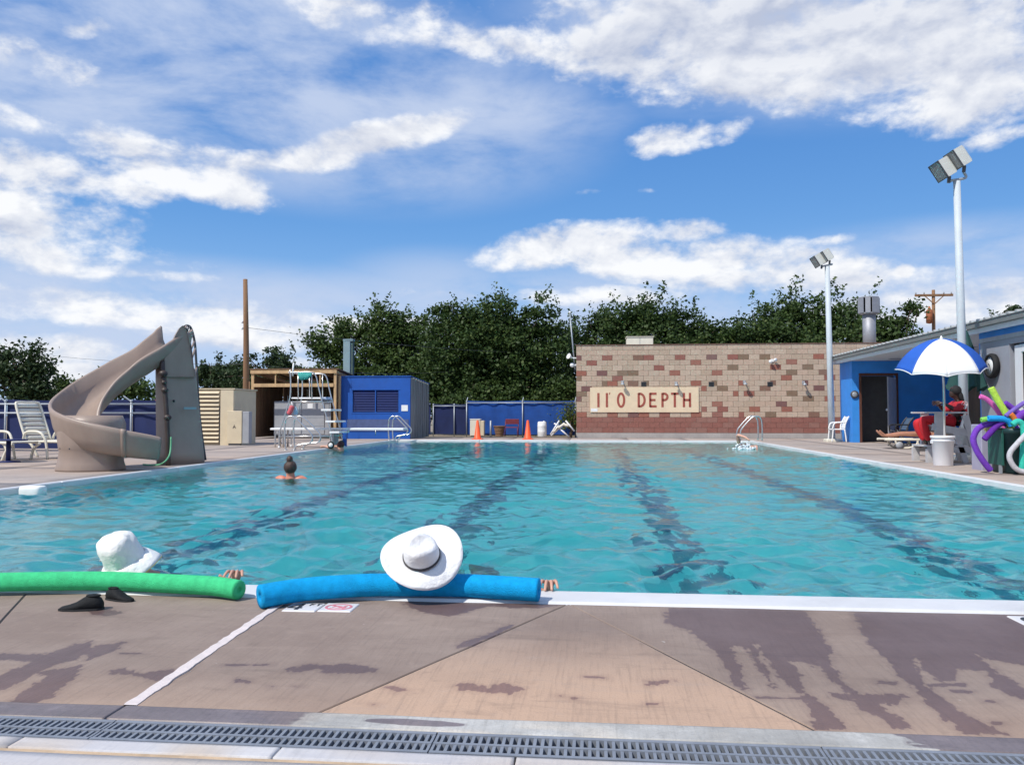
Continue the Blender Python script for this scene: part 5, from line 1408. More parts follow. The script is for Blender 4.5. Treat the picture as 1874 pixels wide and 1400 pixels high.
for i in range(11):
    s = i / 10; q = zz(412 + 155 * s, 268 + 6 * s, YA - .03); e = 1 - (2 * s - 1) ** 2; L_ = .06 + .10 * e + .05 * (s < .4)
    rg.append([q + Vector((0, .0, .02)), q + Vector((0, -.025, 0)), q + Vector((0, -.03 - .01 * math.sin(i), -L_ * .5)), q + Vector((0, -.02, -L_)), q + Vector((0, -.008, -L_)), q + Vector((0, -.005, -L_ * .5))])
single('towel', mb.loft(rg), M_towel, 'teal towel draped along the top rail of the tall steel chair', 'towel')
t = thing('rescue_tube', 'red rescue tube hanging at the front leg of the tall steel chair', 'rescue tube', zz(300, 690, YA - .1))
ob('foam', MB().tube(spline([zz(345, 640, YA - .1), zz(325, 690, YA - .1), zz(300, 740, YA - .1)], 5), [.03] + [.06] * 9 + [.03], 10), mat('red_foam', (.55, .10, .12), .6), t)
ob('strap', MB().tube([zz(345, 640, YA - .1), zz(335, 600, YA - .06)], .012, 6), M_white, t)
t = thing('kickboard', 'pale blue kickboard leaning on the tall steel chair', 'kickboard', zz(375, 720, YA + .1))
ob('board', MB().prism([zz(360, 740, YA - .05), zz(400, 740, YA - .05), zz(398, 690, YA - .02), zz(380, 645, YA), zz(362, 700, YA - .02)], (0, .035, 0)), mat('pale_blue_foam', (.30, .52, .66), .7), t)

# right far ladder rail
def z5(x, y, Y): return A(1030 + x / 3.536, 560 + y / 3.536, Y)
rail_pair('curved steel handrail at the far right corner of the pool', [(1148, 872), (1150, 815), (1165, 785), (1225, 722), (1262, 714), (1284, 735), (1290, 790), (1290, 870)], (25.0, 25.6), 0, z5)

# ------------------------------------------------------------------ things along the back fence
def cone(label, p):
    t = thing('traffic_cone', label, 'traffic cone', p, 0, 'orange cones on the far pool edge')
    ob('cone', MB().lathe([(.14, .02), (.125, .03), (.04, .64), (.03, .66), (.005, .66)], p, 20), M_orange, t); ob('base', MB().bbox((p.x - .18, p.y - .18, 0), (p.x + .18, p.y + .18, .028), .01), M_orange, t)
cone('orange traffic cone in front of the white box cabinet', G(874, 803.8)); cone('orange traffic cone between the red chair and the white barrel', G(966, 803.8))
c0, c1 = A(860, 796, 32.8), A(886, 768, 32.8)
t = thing('box_cabinet', 'white boxy cabinet against the blue fence behind the left cone', 'cabinet', (c0.x, 32.8, 0))
ob('body', MB().bbox((c0.x, 32.8, .03), (c1.x - .16, 33.2, .66), .02), M_resin, t); ob('side', MB().bbox((c1.x - .157, 32.82, .03), (c1.x - .01, 33.18, .62), .01), M_cream, t); ob('lid', MB().box((c0.x - .01, 32.79, .662), (c1.x - .15, 33.21, .69)), M_white, t); ob('feet', MB().box((c0.x + .03, 32.85, 0), (c1.x - .05, 33.15, .028)), M_dgrey, t)
c = A(898, 780, 32.9); single('marker_post', MB().tube([(c.x, 32.9, -.02), (c.x, 32.9, .62)], [.04, .035], 8), M_galv, 'short pale post between the white cabinet and the red chair', 'post')
c = A(992, 797, 32); t = thing('barrel', 'white plastic barrel standing against the blue fence', 'barrel', (c.x, 32, 0))
ob('drum', MB().lathe([(.15, 0), (.17, .03), (.172, .18), (.178, .20), (.172, .22), (.172, .40), (.178, .42), (.172, .44), (.165, .56), (.13, .59), (.02, .59)], (c.x, 32, 0), 24), M_white, t); ob('bung', MB().lathe([(.03, .59), (.03, .615), (.005, .615)], (c.x + .07, 32, 0), 10), M_white, t)
c = A(932, 797, 32.8); cx = c.x
t = thing('metal_chair', 'dark red metal chair standing against the blue fence', 'chair', (cx, 32.8, 0))
M_dred = mat('dark_red_metal', (.16, .02, .03), .5, .15)
ob('back', MB().bbox((cx - .18, 33.05, .48), (cx + .36, 33.08, .68), .01), M_dred, t); ob('seat', MB().bbox((cx - .2, 32.6, .34), (cx + .34, 33.02, .37), .01), M_dred, t)
for x in (-.18, .34):
    ob('leg', MB().tube([(cx + x, 33.07, 0), (cx + x, 33.07, .60)], .016, 6), M_dred, t); ob('leg', MB().tube([(cx + x, 32.62, 0), (cx + x, 32.62, .36)], .016, 6), M_dred, t); ob('stretcher', MB().tube([(cx + x, 32.62, .15), (cx + x, 33.07, .15)], .012, 6), M_dred, t)
t = thing('basket', 'low brown wicker basket left of the red chair', 'basket', (cx - .38, 32.7, 0))
mb = MB(); M_wick = mat('wicker', (.20, .11, .06), .8, .3, 20)
for k in range(6): mb.lathe([(.15 + .012 * k, .03 + .06 * k), (.165 + .012 * k, .06 + .06 * k), (.15 + .012 * k, .085 + .06 * k)], (cx - .38, 32.7, 0), 18)
ob('weave', mb, M_wick, t); ob('bottom', MB().lathe([(.01, 0), (.15, 0), (.15, .03), (.01, .03)], (cx - .38, 32.7, 0), 16), M_wick, t); ob('rim', MB().tube([(cx - .38 + .23 * math.cos(a), 32.7 + .23 * math.sin(a), .40) for a in [R(24 * i) for i in range(16)]], .018, 6), M_wick, t)
def z4(x, y, Y): return A(700 + x / 4.685, 600 + y / 4.685, Y)
t = thing('folded_lounger', 'folded white chair frame collapsed in the corner by the block wall', 'folding chair', (z4(1540, 930, 30.6).x, 30.6, 0))
for (x0, y0, x1, y1, dy) in ((1570, 795, 1645, 885, 0), (1440, 915, 1515, 795, .05), (1515, 860, 1600, 935, .1), (1445, 925, 1540, 835, .2), (1470, 820, 1510, 835, .12)):
    ob('tube', MB().tube([z4(x0, y0, 30.6 + dy), z4(x1, y1, 30.6 + dy)], .028, 8), M_white, t)
rg = []
for i in range(9):
    s = i / 8; q = z4(1460 + 150 * s, 895 - 60 * math.sin(s * 2.2) + 8 * math.sin(i * 2.3), 30.64)
    rg.append([q + Vector((0, -.03, .05)), q + Vector((0, .22, .08)), q + Vector((0, .24, .05)), q + Vector((0, 0, -.03 - .02 * (i % 2)))])
ob('sling', MB().loft(rg), M_resin, t)

# ------------------------------------------------------------------ right deck: plastic chair, sunbather, dark chair, guard station
c = A(1541, 807, 27.0); q0 = Vector((c.x, 27.0, 0))
t = thing('plastic_chair', 'white plastic armchair seen side-on by the blue wall next to the light pole', 'chair', q0)
o_ = lambda x, y, z: q0 + Vector((x, y, z))
for s in (-.22, .22):
    ob('leg', MB().tube(spline([o_(.02, s, .40), o_(.05, s, .2), o_(.07, s, 0)], 4), [.022] * 9, 8), M_white, t); ob('leg', MB().tube(spline([o_(-.32, s, .40), o_(-.34, s, .2), o_(-.36, s, 0)], 4), .022, 8), M_white, t)
    ob('armrest', MB().tube(spline([o_(.08, s, .62), o_(-.1, s, .61), o_(-.28, s, .58), o_(-.34, s, .40)], 4), .022, 8), M_white, t)
    ob('back_side', MB().tube(spline([o_(.02, s, .40), o_(.05, s, .58), o_(.16, s * .9, .80)], 4), .024, 8), M_white, t)
ob('seat', MB().bbox((q0.x - .34, 26.79, .385), (q0.x + .04, 27.21, .415), .012), M_white, t)
for k in range(5): ob('back_slat', MB().beam(o_(.035, -.16 + .08 * k, .43), o_(.15, -.15 + .075 * k, .79), .05, .012, (1, 0, 0)), M_white, t)
LY = 22.0
f0 = A(1612, 806, LY); h0 = A(1702, 806, LY)
t = thing('sun_lounger', 'flat cream lounger under the sunbather on the right deck', 'sun lounger', (f0.x, LY, 0), 0, 'white resin loungers')
Lz = A(1640, 801, LY).z
for s in (-.28, .28):
    ob('side_rail', MB().tube([(f0.x, LY + s, Lz - .04), (h0.x + .35, LY + s, Lz - .04)], .03, 8), M_resin, t)
    for xx_ in (f0.x + .55, h0.x - .12):
        ob('leg', MB().tube(spline([(xx_ - .3, LY + s, Lz - .05), (xx_ - .22, LY + s, .06), (xx_, LY + s, .02), (xx_ + .2, LY + s, .1), (xx_ + .26, LY + s, Lz - .04)], 4), .024, 8), M_resin, t)
for k in range(11): ob('slat', MB().bbox((f0.x + .01 + k * .15, LY - .27, Lz - .04), (f0.x + .14 + k * .15, LY + .27, Lz - .02), .006), M_resin, t)
ob('wheel', MB().lathe([(.01, -.02), (.09, -.02), (.09, .02), (.01, .02)], (f0.x + .35, LY - .3, .09), 16, M=MY), M_grey, t)
pt = thing('person', 'sunbather in a teal top lying on the flat lounger, feet towards the pool', 'person', (f0.x, LY, Lz)); x0 = f0.x
J = {'hip': ((x0 + .92, LY, Lz + .10), (.13, .10)), 'waist': ((x0 + 1.08, LY, Lz + .10), (.12, .09)), 'chest': ((x0 + 1.28, LY, Lz + .11), (.14, .105)), 'neck': ((x0 + 1.47, LY, Lz + .11), .05), 'head': ((x0 + 1.60, LY, Lz + .13), .085), 'top': ((x0 + 1.70, LY, Lz + .13), .06)}
B = chain('hip', 'waist', 'chest', 'neck', 'head', 'top')
for s, nme in ((-1, 'l'), (1, 'r')):
    J[nme + 'th'] = ((x0 + .80, LY + s * .09, Lz + .09), .078); J[nme + 'kn'] = ((x0 + .48, LY + s * .10, Lz + .10), .055); J[nme + 'ca'] = ((x0 + .32, LY + s * .10, Lz + .07), .052); J[nme + 'an'] = ((x0 + .08, LY + s * .10, Lz + .05), .035); J[nme + 'ft'] = ((x0 - .02, LY + s * .11, Lz + .13), .032); J[nme + 'to'] = ((x0 - .07, LY + s * .12, Lz + .19), .022)
    B += [('hip', nme + 'th')] + chain(nme + 'th', nme + 'kn', nme + 'ca', nme + 'an', nme + 'ft', nme + 'to')
    J[nme + 'sh'] = ((x0 + 1.38, LY + s * .17, Lz + .10), .055); J[nme + 'el'] = ((x0 + 1.12, LY + s * .23, Lz + .06), .042); J[nme + 'wr'] = ((x0 + .92, LY + s * .22, Lz + .08), .03); J[nme + 'ha'] = ((x0 + .82, LY + s * .2, Lz + .10), .03)
    B += [('chest', nme + 'sh')] + chain(nme + 'sh', nme + 'el', nme + 'wr', nme + 'ha')
ob_ = body('body', J, B, M_skin2, pt)
body('swim_top', {'c': ((x0 + 1.16, LY, Lz + .105), (.145, .115)), 'd': ((x0 + 1.36, LY, Lz + .115), (.16, .12))}, [('c', 'd')], mat('teal_cloth', (.03, .32, .42), .7), pt)
body('swim_bottom', {'c': ((x0 + .84, LY, Lz + .10), (.14, .115)), 'd': ((x0 + .98, LY, Lz + .105), (.145, .115))}, [('c', 'd')], mat('teal_cloth', (0, 0, 0)), pt)
ob('hair', MB().ball((x0 + 1.66, LY, Lz + .135), .095, .09, .09), M_hair, pt)
c = A(1648, 796, 23.6)
t = thing('folding_chair', 'dark folding chair standing empty behind the sunbather', 'chair', (c.x, 23.6, 0))
for s in (-.24, .24):
    ob('leg', MB().tube([(c.x - .25, 23.6 + s, 0), (c.x + .12, 23.6 + s, .48)], .018, 6), M_dgrey, t); ob('leg', MB().tube([(c.x + .2, 23.6 + s, 0), (c.x - .18, 23.6 + s, .44)], .018, 6), M_dgrey, t)
    ob('back_side', MB().tube(spline([(c.x + .06, 23.6 + s, .40), (c.x + .14, 23.6 + s, .62), (c.x + .26, 23.6 + s, .78)], 4), .018, 6), M_dgrey, t); ob('armrest', MB().tube(spline([(c.x + .14, 23.6 + s, .58), (c.x - .1, 23.6 + s, .58), (c.x - .2, 23.6 + s, .54), (c.x - .2, 23.6 + s, .40)], 4), .02, 6), M_black, t)
ob('seat', MB().box((c.x - .2, 23.38, .40), (c.x + .1, 23.82, .42)), M_dgrey, t); ob('back', MB().prism([(c.x + .08, 23.38, .45), (c.x + .08, 23.82, .45), (c.x + .25, 23.82, .76), (c.x + .25, 23.38, .76)], (.012, 0, 0)), mat('grey_blue_sling', (.06, .10, .16), .7), t)

# wooden guard chair
GA, GB = 15.55, 16.20
g7 = lambda x, y, Y: A(1640 + x / 5, 600 + y / 5, Y)
t = thing('guard_chair', 'weathered grey wooden guard chair with high arms under the umbrella', 'lifeguard chair', (g7(400, 1200, GA).x, GA, 0))
for Y in (GA, GB):
    Q = lambda x, y: Vector((g7(x, y, GA).x, Y, g7(x, y, GA).z))
    ob('front_post', MB().beam(Q(390, 770), Q(390, 1110), .13, .07, (0, 1, 0)), M_chairw, t)
    ob('armrest', MB().beam(Q(270, 775), Q(640, 775), .11, .03), M_chairw, t)
    ob('seat_rail', MB().beam(Q(330, 905), Q(680, 965), .045, .12), M_chairw, t)
    ob('back_leg', MB().beam(Q(630, 800), Q(745, 1255), .055, .11, (1, 0, 0)), M_chairw, t)
    ob('brace', MB().beam(Q(540, 960), Q(640, 1235), .05, .09, (1, 0, 0)), M_chairw, t)
    ob('back_post', MB().beam(Q(595, 905), Q(632, 780), .03, .035, (1, 0, 0)), M_white, t)
    ob('base_rail', MB().beam(Q(290, 1115), Q(740, 1115), .05, .11), M_chairw, t)
    fp = g7(305, 1235, GA); ob('foot_block', MB().box((fp.x - .05, Y - .05, 0), (fp.x + .06, Y + .05, .25)), M_chairw, t)
sa, sb_ = g7(340, 900, GA), g7(660, 945, GA)
for k in range(5):
    u0 = sa.lerp(sb_, k / 5); u1 = sa.lerp(sb_, (k + .88) / 5); ob('seat_board', MB().prism([(u0.x, GA + .03, u0.z), (u1.x, GA + .03, u1.z), (u1.x, GB - .03, u1.z), (u0.x, GB - .03, u0.z)], (0, 0, .025)), M_chairw, t)
for k in range(3): 
    q = g7(330 + 130 * k, 1090, GA); ob('step_board', MB().box((q.x - .1, GA - .03, q.z), (q.x + .12, GB + .03, q.z + .03)), M_chairw, t)
q0 = g7(600, 900, GA); q1 = g7(655, 690, GA)
for k in range(4):
    b0_ = q0.lerp(q1, k / 4); b1_ = q0.lerp(q1, (k + .8) / 4); ob('back_board', MB().prism([(b0_.x, GA + .06, b0_.z), (b0_.x, GB - .06, b0_.z), (b1_.x, GB - .06, b1_.z), (b1_.x, GA + .06, b1_.z)], (.022, 0, 0)), M_black if k < 3 else M_white, t)

# lifeguard
YC = 15.88
gp = lambda x, y, dy=0.0: Vector((g7(x, y, YC).x, YC + dy, g7(x, y, YC).z))
pt = thing('person', 'lifeguard in red shirt and red trousers seated in the wooden guard chair', 'person', gp(560, 900))
J = {'hip': (gp(560, 895), (.125, .14)), 'waist': (gp(578, 830), (.11, .13)), 'chest': (gp(575, 735), (.12, .16)), 'neckb': (gp(560, 665), .06), 'neck': (gp(545, 640), .05), 'head': (gp(530, 590), (.082, .088)), 'crown': (gp(533, 555), (.085, .08)), 'top': (gp(540, 530), .05)}
B = chain('hip', 'waist', 'chest', 'neckb', 'neck', 'head', 'crown', 'top')
J['nose'] = (gp(487, 600), .014); J['chin'] = (gp(497, 632), .026); J['brow'] = (gp(497, 570), .03)
B += [('head', 'nose'), ('head', 'chin'), ('crown', 'brow')]
for s, n in ((-1, 'l'), (1, 'r')):
    J[n + 'sh'] = (gp(570, 690, s * .17), .062); J[n + 'el'] = (gp(500, 762, s * .24), .045); J[n + 'fo'] = (gp(445, 720, s * .19), .042)
    B += [('chest', n + 'sh')] + chain(n + 'sh', n + 'el', n + 'fo')
    HJ = {}; HB = []
    hand(HJ, HB, n, gp(415, 692, s * .13), Vector((-.8, -s * .45, .15)), [(-.9, -s * .3, -.1), (-.6, -s * .5, -.5)], (0, .5, .8), r=.0095)
    J.update(HJ); B += HB + [(n + 'fo', n + 'wr')]
    J[n + 'th'] = (gp(480, 868, s * .10), .082); J[n + 'kn'] = (gp(205, 848 + 14 * s, s * .13), .058); J[n + 'ca'] = (gp(245, 950, s * .12), .055); J[n + 'an'] = (gp(295, 1045, s * .11), .036); J[n + 'he'] = (gp(300, 1075, s * .11), .035); J[n + 'to'] = (gp(235, 1090, s * .13), .026)
    B += [('hip', n + 'th')] + chain(n + 'th', n + 'kn', n + 'ca', n + 'an', n + 'he', n + 'to')
body('body', J, B, M_skin3, pt)
S2 = {'a': (gp(565, 880), (.15, .16)), 'b': (gp(585, 815), (.14, .155)), 'c': (gp(580, 735), (.145, .185)), 'd': (gp(565, 680), (.095, .11))}
SB = chain('a', 'b', 'c', 'd')
for s, n in ((-1, 'l'), (1, 'r')):
    S2[n + '1'] = (gp(572, 692, s * .19), .082); S2[n + '2'] = (gp(505, 755, s * .245), .066); S2[n + '3'] = (gp(468, 738, s * .215), .058); SB += [('c', n + '1'), (n + '1', n + '2'), (n + '2', n + '3')]
body('shirt', S2, SB, M_red, pt)
S3 = {'a': (gp(560, 885), (.155, .16))}; SB = []
for s, n in ((-1, 'l'), (1, 'r')):
    S3[n + '1'] = (gp(470, 862, s * .105), .105); S3[n + '2'] = (gp(205, 845 + 14 * s, s * .135), .085); S3[n + '3'] = (gp(245, 950, s * .125), .080); S3[n + '4'] = (gp(285, 1030, s * .115), .066); SB += [('a', n + '1'), (n + '1', n + '2'), (n + '2', n + '3'), (n + '3', n + '4')]
body('trousers', S3, SB, mat('bright_red_cloth', (.55, .012, .02), .75, .1, 8), pt)
mb = MB().ball(gp(545, 575), .098, .098, .10); ob('hair', mb, M_black, pt)
mb = MB().tube([gp(545, 560, .0), gp(580, 620, -.03), gp(600, 690, -.06)], [.06, .05, .03], 8); ob('braids', mb, M_black, pt)
cc = gp(568, 705, -.262)
mb = MB(); ribbon(mb, [(-.032, 0), (.032, 0)], .018, cc, (1, 0, 0), (0, 0, 1), (0, -1, 0), .006); ribbon(mb, [(0, -.032), (0, .032)], .018, cc + Vector((0, -.001, 0)), (1, 0, 0), (0, 0, 1), (0, -1, 0), .006)
ribbon(mb, arc(0, 0, .05, .06, 0, 360, 20), .012, cc, (1, 0, 0), (0, 0, 1), (0, -1, 0), .006)
ob('shirt_emblem', mb, mat('emblem_pink', (.62, .42, .42), .7), pt)

# umbrella standing in a bucket
UY = 14.52; ap = A(1733, 621, UY); bs = G(1726, 852)
UX = ap.x - .09
t = thing('bucket', 'tall white plastic bucket weighting the umbrella pole', 'bucket', bs)
ob('tub', MB().lathe([(.145, 0), (.150, .01), (.168, .40), (.178, .405), (.178, .435), (.170, .44), (.170, .455), (.19, .46), (.19, .50), (.02, .502)], bs, 28), M_bucket, t)
for s in (-1, 1): ob('handle_lug', MB().box((bs.x + s * .178 - .012, bs.y - .03, .37), (bs.x + s * .178 + .012, bs.y + .03, .42)), M_bucket, t)
t = thing('umbrella', 'blue and white sun umbrella over the lifeguard, its pole in the white bucket', 'umbrella', (UX, UY, .45))
ob('pole', MB().tube([(bs.x + .03, bs.y, .40), (bs.x + .035, bs.y, 1.3), (UX, UY, ap.z - .02)], .018, 10), M_steel, t)
RU = .70; DR = .50; fa = math.atan2(-UY, -UX) + R(8)      # one white panel faces the camera
tiltM = Matrix.Rotation(R(-13), 3, Vector((math.sin(fa), -math.cos(fa), 0)))
def rib_pt(a, s):
    th = s * R(62); r = RU * math.sin(th) / math.sin(R(62)); z = -DR * (1 - math.cos(th)) / (1 - math.cos(R(62)))
    return Vector((UX, UY, ap.z)) + tiltM @ Vector((r * math.cos(a), r * math.sin(a), z))
for k in range(8):
    a0 = fa + R(45 * k - 45); a1 = a0 + R(45); rg = []
    for i in range(13):
        s = i / 12; p, q = rib_pt(a0, s), rib_pt(a1, s); row = []
        for j in range(11):
            v = j / 10; e = 4 * v * (1 - v); c_ = p.lerp(q, v); arcp = rib_pt(a0 + (a1 - a0) * v, s)
            c_ = c_.lerp(arcp, .15) + Vector((0, 0, .05 * e * (s > .9) * (s - .9) * 6)); row.append(c_)
        rg.append(row)
    po = ob('canopy_panel', MB().loft(rg, closed=False), M_umbW if k % 4 < 2 else M_umbB, t, fix=False)
    sd = po.modifiers.new('thick', 'SOLIDIFY'); sd.thickness = .006
    ob('rib', MB().tube([rib_pt(a0, s) - Vector((0, 0, .012)) for s in (0.03, .25, .5, .75, .98)], .007, 6), M_steel, t)
    ob('hem', MB().tube(rg[-1], .010, 6), M_white, t)
ob('finial', MB().lathe([(.03, -.02), (.025, .02), (.008, .06)], (UX, UY, ap.z), 10), M_white, t)
# folded green market umbrella behind
fpx = A(1767, 603, 17.4); fb = A(1768, 716, 17.4)
t = thing('folded_umbrella', 'dark green market umbrella half folded behind the guard umbrella', 'umbrella', (fpx.x, 17.4, 0))
ob('pole', MB().tube([(fpx.x, 17.4, 0), (fpx.x, 17.4, fpx.z)], .024, 10), M_galv, t)
def drape(z0, z1, r0, r1, n=36, amp=.05, rag=.06):
    rings = []
    for i in range(9):
        s = i / 8; ring = []
        for j in range(n):
            a = 2 * math.pi * j / n; r = (r0 + (r1 - r0) * s ** .8) * (1 + amp * 3.5 * s * math.cos(8 * a)); z = z0 + (z1 - z0) * s + (rag * math.cos(8 * a + .5) if i == 8 else 0)
            ring.append((fpx.x + r * math.cos(a), 17.4 + r * math.sin(a), z))
        rings.append(ring)
    return MB().loft(rings, caps=False)
z_ = lambda py: A(1767, py, 17.4).z
ob('top_vent', drape(z_(604), z_(641), .02, .145, amp=.03, rag=.02), M_greenum, t, fix=False); ob('canopy', drape(z_(632), z_(712), .12, .33, amp=.07), M_greenum, t, fix=False)

# noodle bin, noodles, lavender panel
def noodle(label, pts, r, m, shaded_core=None, group='foam noodles in the bin', n=6, parent=None):
    pts = spline(pts, n); t = thing('pool_noodle', label, 'pool noodle', pts[len(pts) // 2], 0, group)
    ob('foam', MB().tube(pts, r, 16, cap=False), m, t, fix=False)
    for e, d in ((pts[0], pts[0] - pts[1]), (pts[-1], pts[-1] - pts[-2])):
        Mx = d.normalized().to_track_quat('Z', 'Y').to_matrix()
        ob('end_face', MB().lathe([(r, -.001), (r * .97, .006), (r * .34, .006), (r * .30, 0), (r * .29, -.04)], e, 18, M=Mx), m, t, fix=False)
        if shaded_core: ob('shaded_core', MB().lathe([(r * .29, -.025), (.001, -.025)], e, 14, M=Mx), shaded_core, t, fix=False)  # dark disc paints the shade inside the end hole
    return t
n3 = lambda x, y, Y: A(1780 + x / 7.37, 690 + y / 7.37, Y)
bL, bR = n3(330, 1280, 12.9), A(1945, 862, 12.9)
t = thing('noodle_bin', 'dark green bin full of coloured foam noodles at the right picture edge', 'bin', (bL.x, 12.9, 0))
bx0, bx1 = n3(430, 900, 12.75).x, bR.x; zt = n3(430, 690, 12.75).z
rg = []
for z, g_ in ((0, .05), (.02, .03), (zt - .08, 0.0), (zt - .07, -.02), (zt, -.025)):
    rg.append([(bx0 + g_ + .06, 12.62 + g_, z), (bx1, 12.62 + g_, z), (bx1, 13.3, z), (bx0 + g_ + .06, 13.3, z), (bx0 + g_, 13.2, z), (bx0 + g_, 12.72 + g_, z)])
ob('tub', MB().loft(rg), M_bin, t)
ob('side_tub', MB().bbox((n3(335, 900, 12.9).x, 12.75, .12), (bx0 - .01, 13.2, zt), .02), mat('teal_green_plastic', (.012, .09, .07), .5), t)
ob('leg', MB().box((n3(325, 900, 12.9).x, 12.80, 0), (n3(350, 900, 12.9).x, 12.86, .118)), M_galv, t); ob('leg', MB().box((n3(410, 900, 12.9).x, 12.80, 0), (n3(432, 900, 12.9).x, 12.86, .118)), M_galv, t)
q0 = n3(125, 1270, 13.45); q1 = n3(318, 640, 13.45)
t = thing('storage_cabinet', 'pale lavender grey flat cabinet standing left of the noodle bin', 'cabinet', (q0.x, 13.45, 0))
ob('body', MB().bbox((q0.x, 13.45, .0), (q1.x - .06, 13.80, q1.z), .012), M_lav, t); ob('edge_panel', MB().box((q1.x - .058, 13.44, 0), (q1.x, 13.79, q1.z)), mat('violet_panel', (.26, .22, .46), .6), t)
P3 = lambda lst, Y: [n3(x, y, Y) for x, y in lst]
nr = .043
noodle('thick purple noodle arching out of the bin and down to the deck', P3([(600, 700), (455, 630), (330, 618), (200, 638), (80, 690), (18, 790), (14, 880), (60, 1000), (140, 1130), (240, 1255)], 12.85), nr, N_purple)
noodle('bright blue noodle bent over the bin rim', P3([(215, 558), (330, 558), (440, 572), (500, 610), (525, 655)], 12.72), nr, N_sky)
noodle('pink noodle curving up left from the bin', P3([(105, 262), (190, 300), (290, 395), (390, 540), (440, 700)], 13.0), .036, N_pink)
noodle('lime green noodle leaning straight up out of the bin', P3([(250, 150), (350, 330), (450, 495), (520, 700)], 12.8), nr * 1.08, N_lime)
noodle('thin violet noodle slanting to upper right from the bin', P3([(450, 525), (560, 440), (693, 350), (860, 270)], 12.7), .032, noodle_mat('violet', (.20, .13, .48)))
noodle('purple noodle sticking out behind the violet one', P3([(435, 350), (540, 425), (640, 510), (760, 640)], 13.05), .042, N_purple)
noodle('purple noodle at the very right edge', P3([(560, 640), (640, 530), (720, 480), (880, 470)], 12.95), .055, N_purple)
noodle('short orange noodle end between the purple ones', P3([(515, 500), (555, 545), (600, 640)], 12.68), .036, N_orange)
noodle('turquoise noodle hooked over the front of the bin', P3([(540, 640), (600, 600), (660, 625), (690, 720), (690, 900), (672, 1100), (668, 1280)], 12.55), .042, N_teal)
noodle('green noodle tip left of the bright blue one', P3([(120, 578), (180, 568), (260, 555), (400, 560)], 12.78), .036, noodle_mat('leaf_green', (.25, .62, .12)))
noodle('silver grey noodle looped in front of the bin', P3([(760, 740), (693, 800), (590, 910), (510, 1010), (500, 1100), (560, 1210), (650, 1268), (760, 1275)], 12.45), .036, N_grey)
noodle('short purple noodle pointing down before the lavender cabinet', P3([(420, 600), (320, 665), (230, 760), (160, 838)], 12.75), nr, noodle_mat('deep_purple', (.13, .03, .32)))
noodle('pale yellow noodle tip under the thick purple arch', P3([(175, 715), (240, 680), (330, 640)], 12.95), .036, noodle_mat('pale_yellow', (.70, .62, .22)))

# ------------------------------------------------------------------ swimmers
pt = thing('person', 'swimmer with hair in a high bun seen from behind in the middle left water', 'person', A(530, 880, 11.6))
hc = A(531, 866, 11.6); sz = WZ
J = {'chest': ((hc.x, 11.62, -.42), (.14, .11)), 'ub': ((hc.x, 11.62, -.14), (.15, .09)), 'neck': ((hc.x + .01, 11.60, -.0), .052), 'head': ((hc.x + .01, 11.58, .085), (.078, .088)), 'top': ((hc.x + .01, 11.58, .155), (.06, .065)), 'hip': ((hc.x, 11.75, -.75), (.15, .12))}
B = chain('hip', 'chest', 'ub', 'neck', 'head', 'top')
for s, n in ((-1, 'l'), (1, 'r')):
    J[n + 'sh'] = ((hc.x + s * .15, 11.61, -.045), .055); J[n + 'el'] = ((hc.x + s * .30, 11.68, -.16), .042); J[n + 'wr'] = ((hc.x + s * .38, 11.95, -.14), .03); J[n + 'ha'] = ((hc.x + s * .36, 12.05, -.13), .028)
    B += [('ub', n + 'sh')] + chain(n + 'sh', n + 'el', n + 'wr', n + 'ha')
    J[n + 'kn'] = ((hc.x + s * .12, 11.9, -1.0), .06); J[n + 'an'] = ((hc.x + s * .12, 11.7, -1.15), .04); B += [('hip', n + 'kn'), (n + 'kn', n + 'an')]
body('body', J, B, mat('sunburnt_skin', (.62, .22, .14), .45, .1, 10), pt)
mb = MB().ball((hc.x + .01, 11.575, .105), .092, .095, .098); ob('hair', mb, M_hair, pt)
ob('hair_bun', MB().ball((hc.x + .005, 11.56, .215), .045, .045, .055), M_hair, pt)
hq = A(602, 824, 20.8)
pt = thing('person', 'dark-haired swimmer resting at the left pool edge beneath the wheeled chair', 'person', (-6.42, 20.8, WZ)); hx = -6.42
J = {'hip': ((hx, 20.8, -.8), (.15, .12)), 'chest': ((hx, 20.8, -.35), (.15, .11)), 'ub': ((hx, 20.8, -.13), (.15, .09)), 'neck': ((hx, 20.8, -.02), .05), 'head': ((hx, 20.79, .06), (.08, .085)), 'top': ((hx, 20.79, .12), .06)}
B = chain('hip', 'chest', 'ub', 'neck', 'head', 'top')
for s, n in ((-1, 'l'), (1, 'r')):
    J[n + 'sh'] = ((hx, 20.8 + s * .17, -.06), .052); J[n + 'el'] = ((hx - .14, 20.8 + s * .28, .02), .042); J[n + 'wr'] = ((hx - .36, 20.8 + s * .25, .05), .032); J[n + 'ha'] = ((hx - .46, 20.8 + s * .22, .045), .03)
    B += [('ub', n + 'sh')] + chain(n + 'sh', n + 'el', n + 'wr', n + 'ha')
    J[n + 'kn'] = ((hx + .1, 20.8 + s * .1, -1.2), .06); J[n + 'an'] = ((hx + .2, 20.8 + s * .1, -1.55), .04); B += [('hip', n + 'kn'), (n + 'kn', n + 'an')]
body('body', J, B, M_skin, pt); ob('hair', MB().ball((hx, 20.79, .085), .098, .095, .09), mat('reddish_dark_hair', (.05, .014, .012), .5, .2), pt)
w0 = A(1362, 815, 22.6)
pt = thing('person', 'swimmer doing front crawl with one arm raised near the far right corner', 'person', (w0.x, 22.6, WZ)); wx, wy_ = w0.x, 22.6
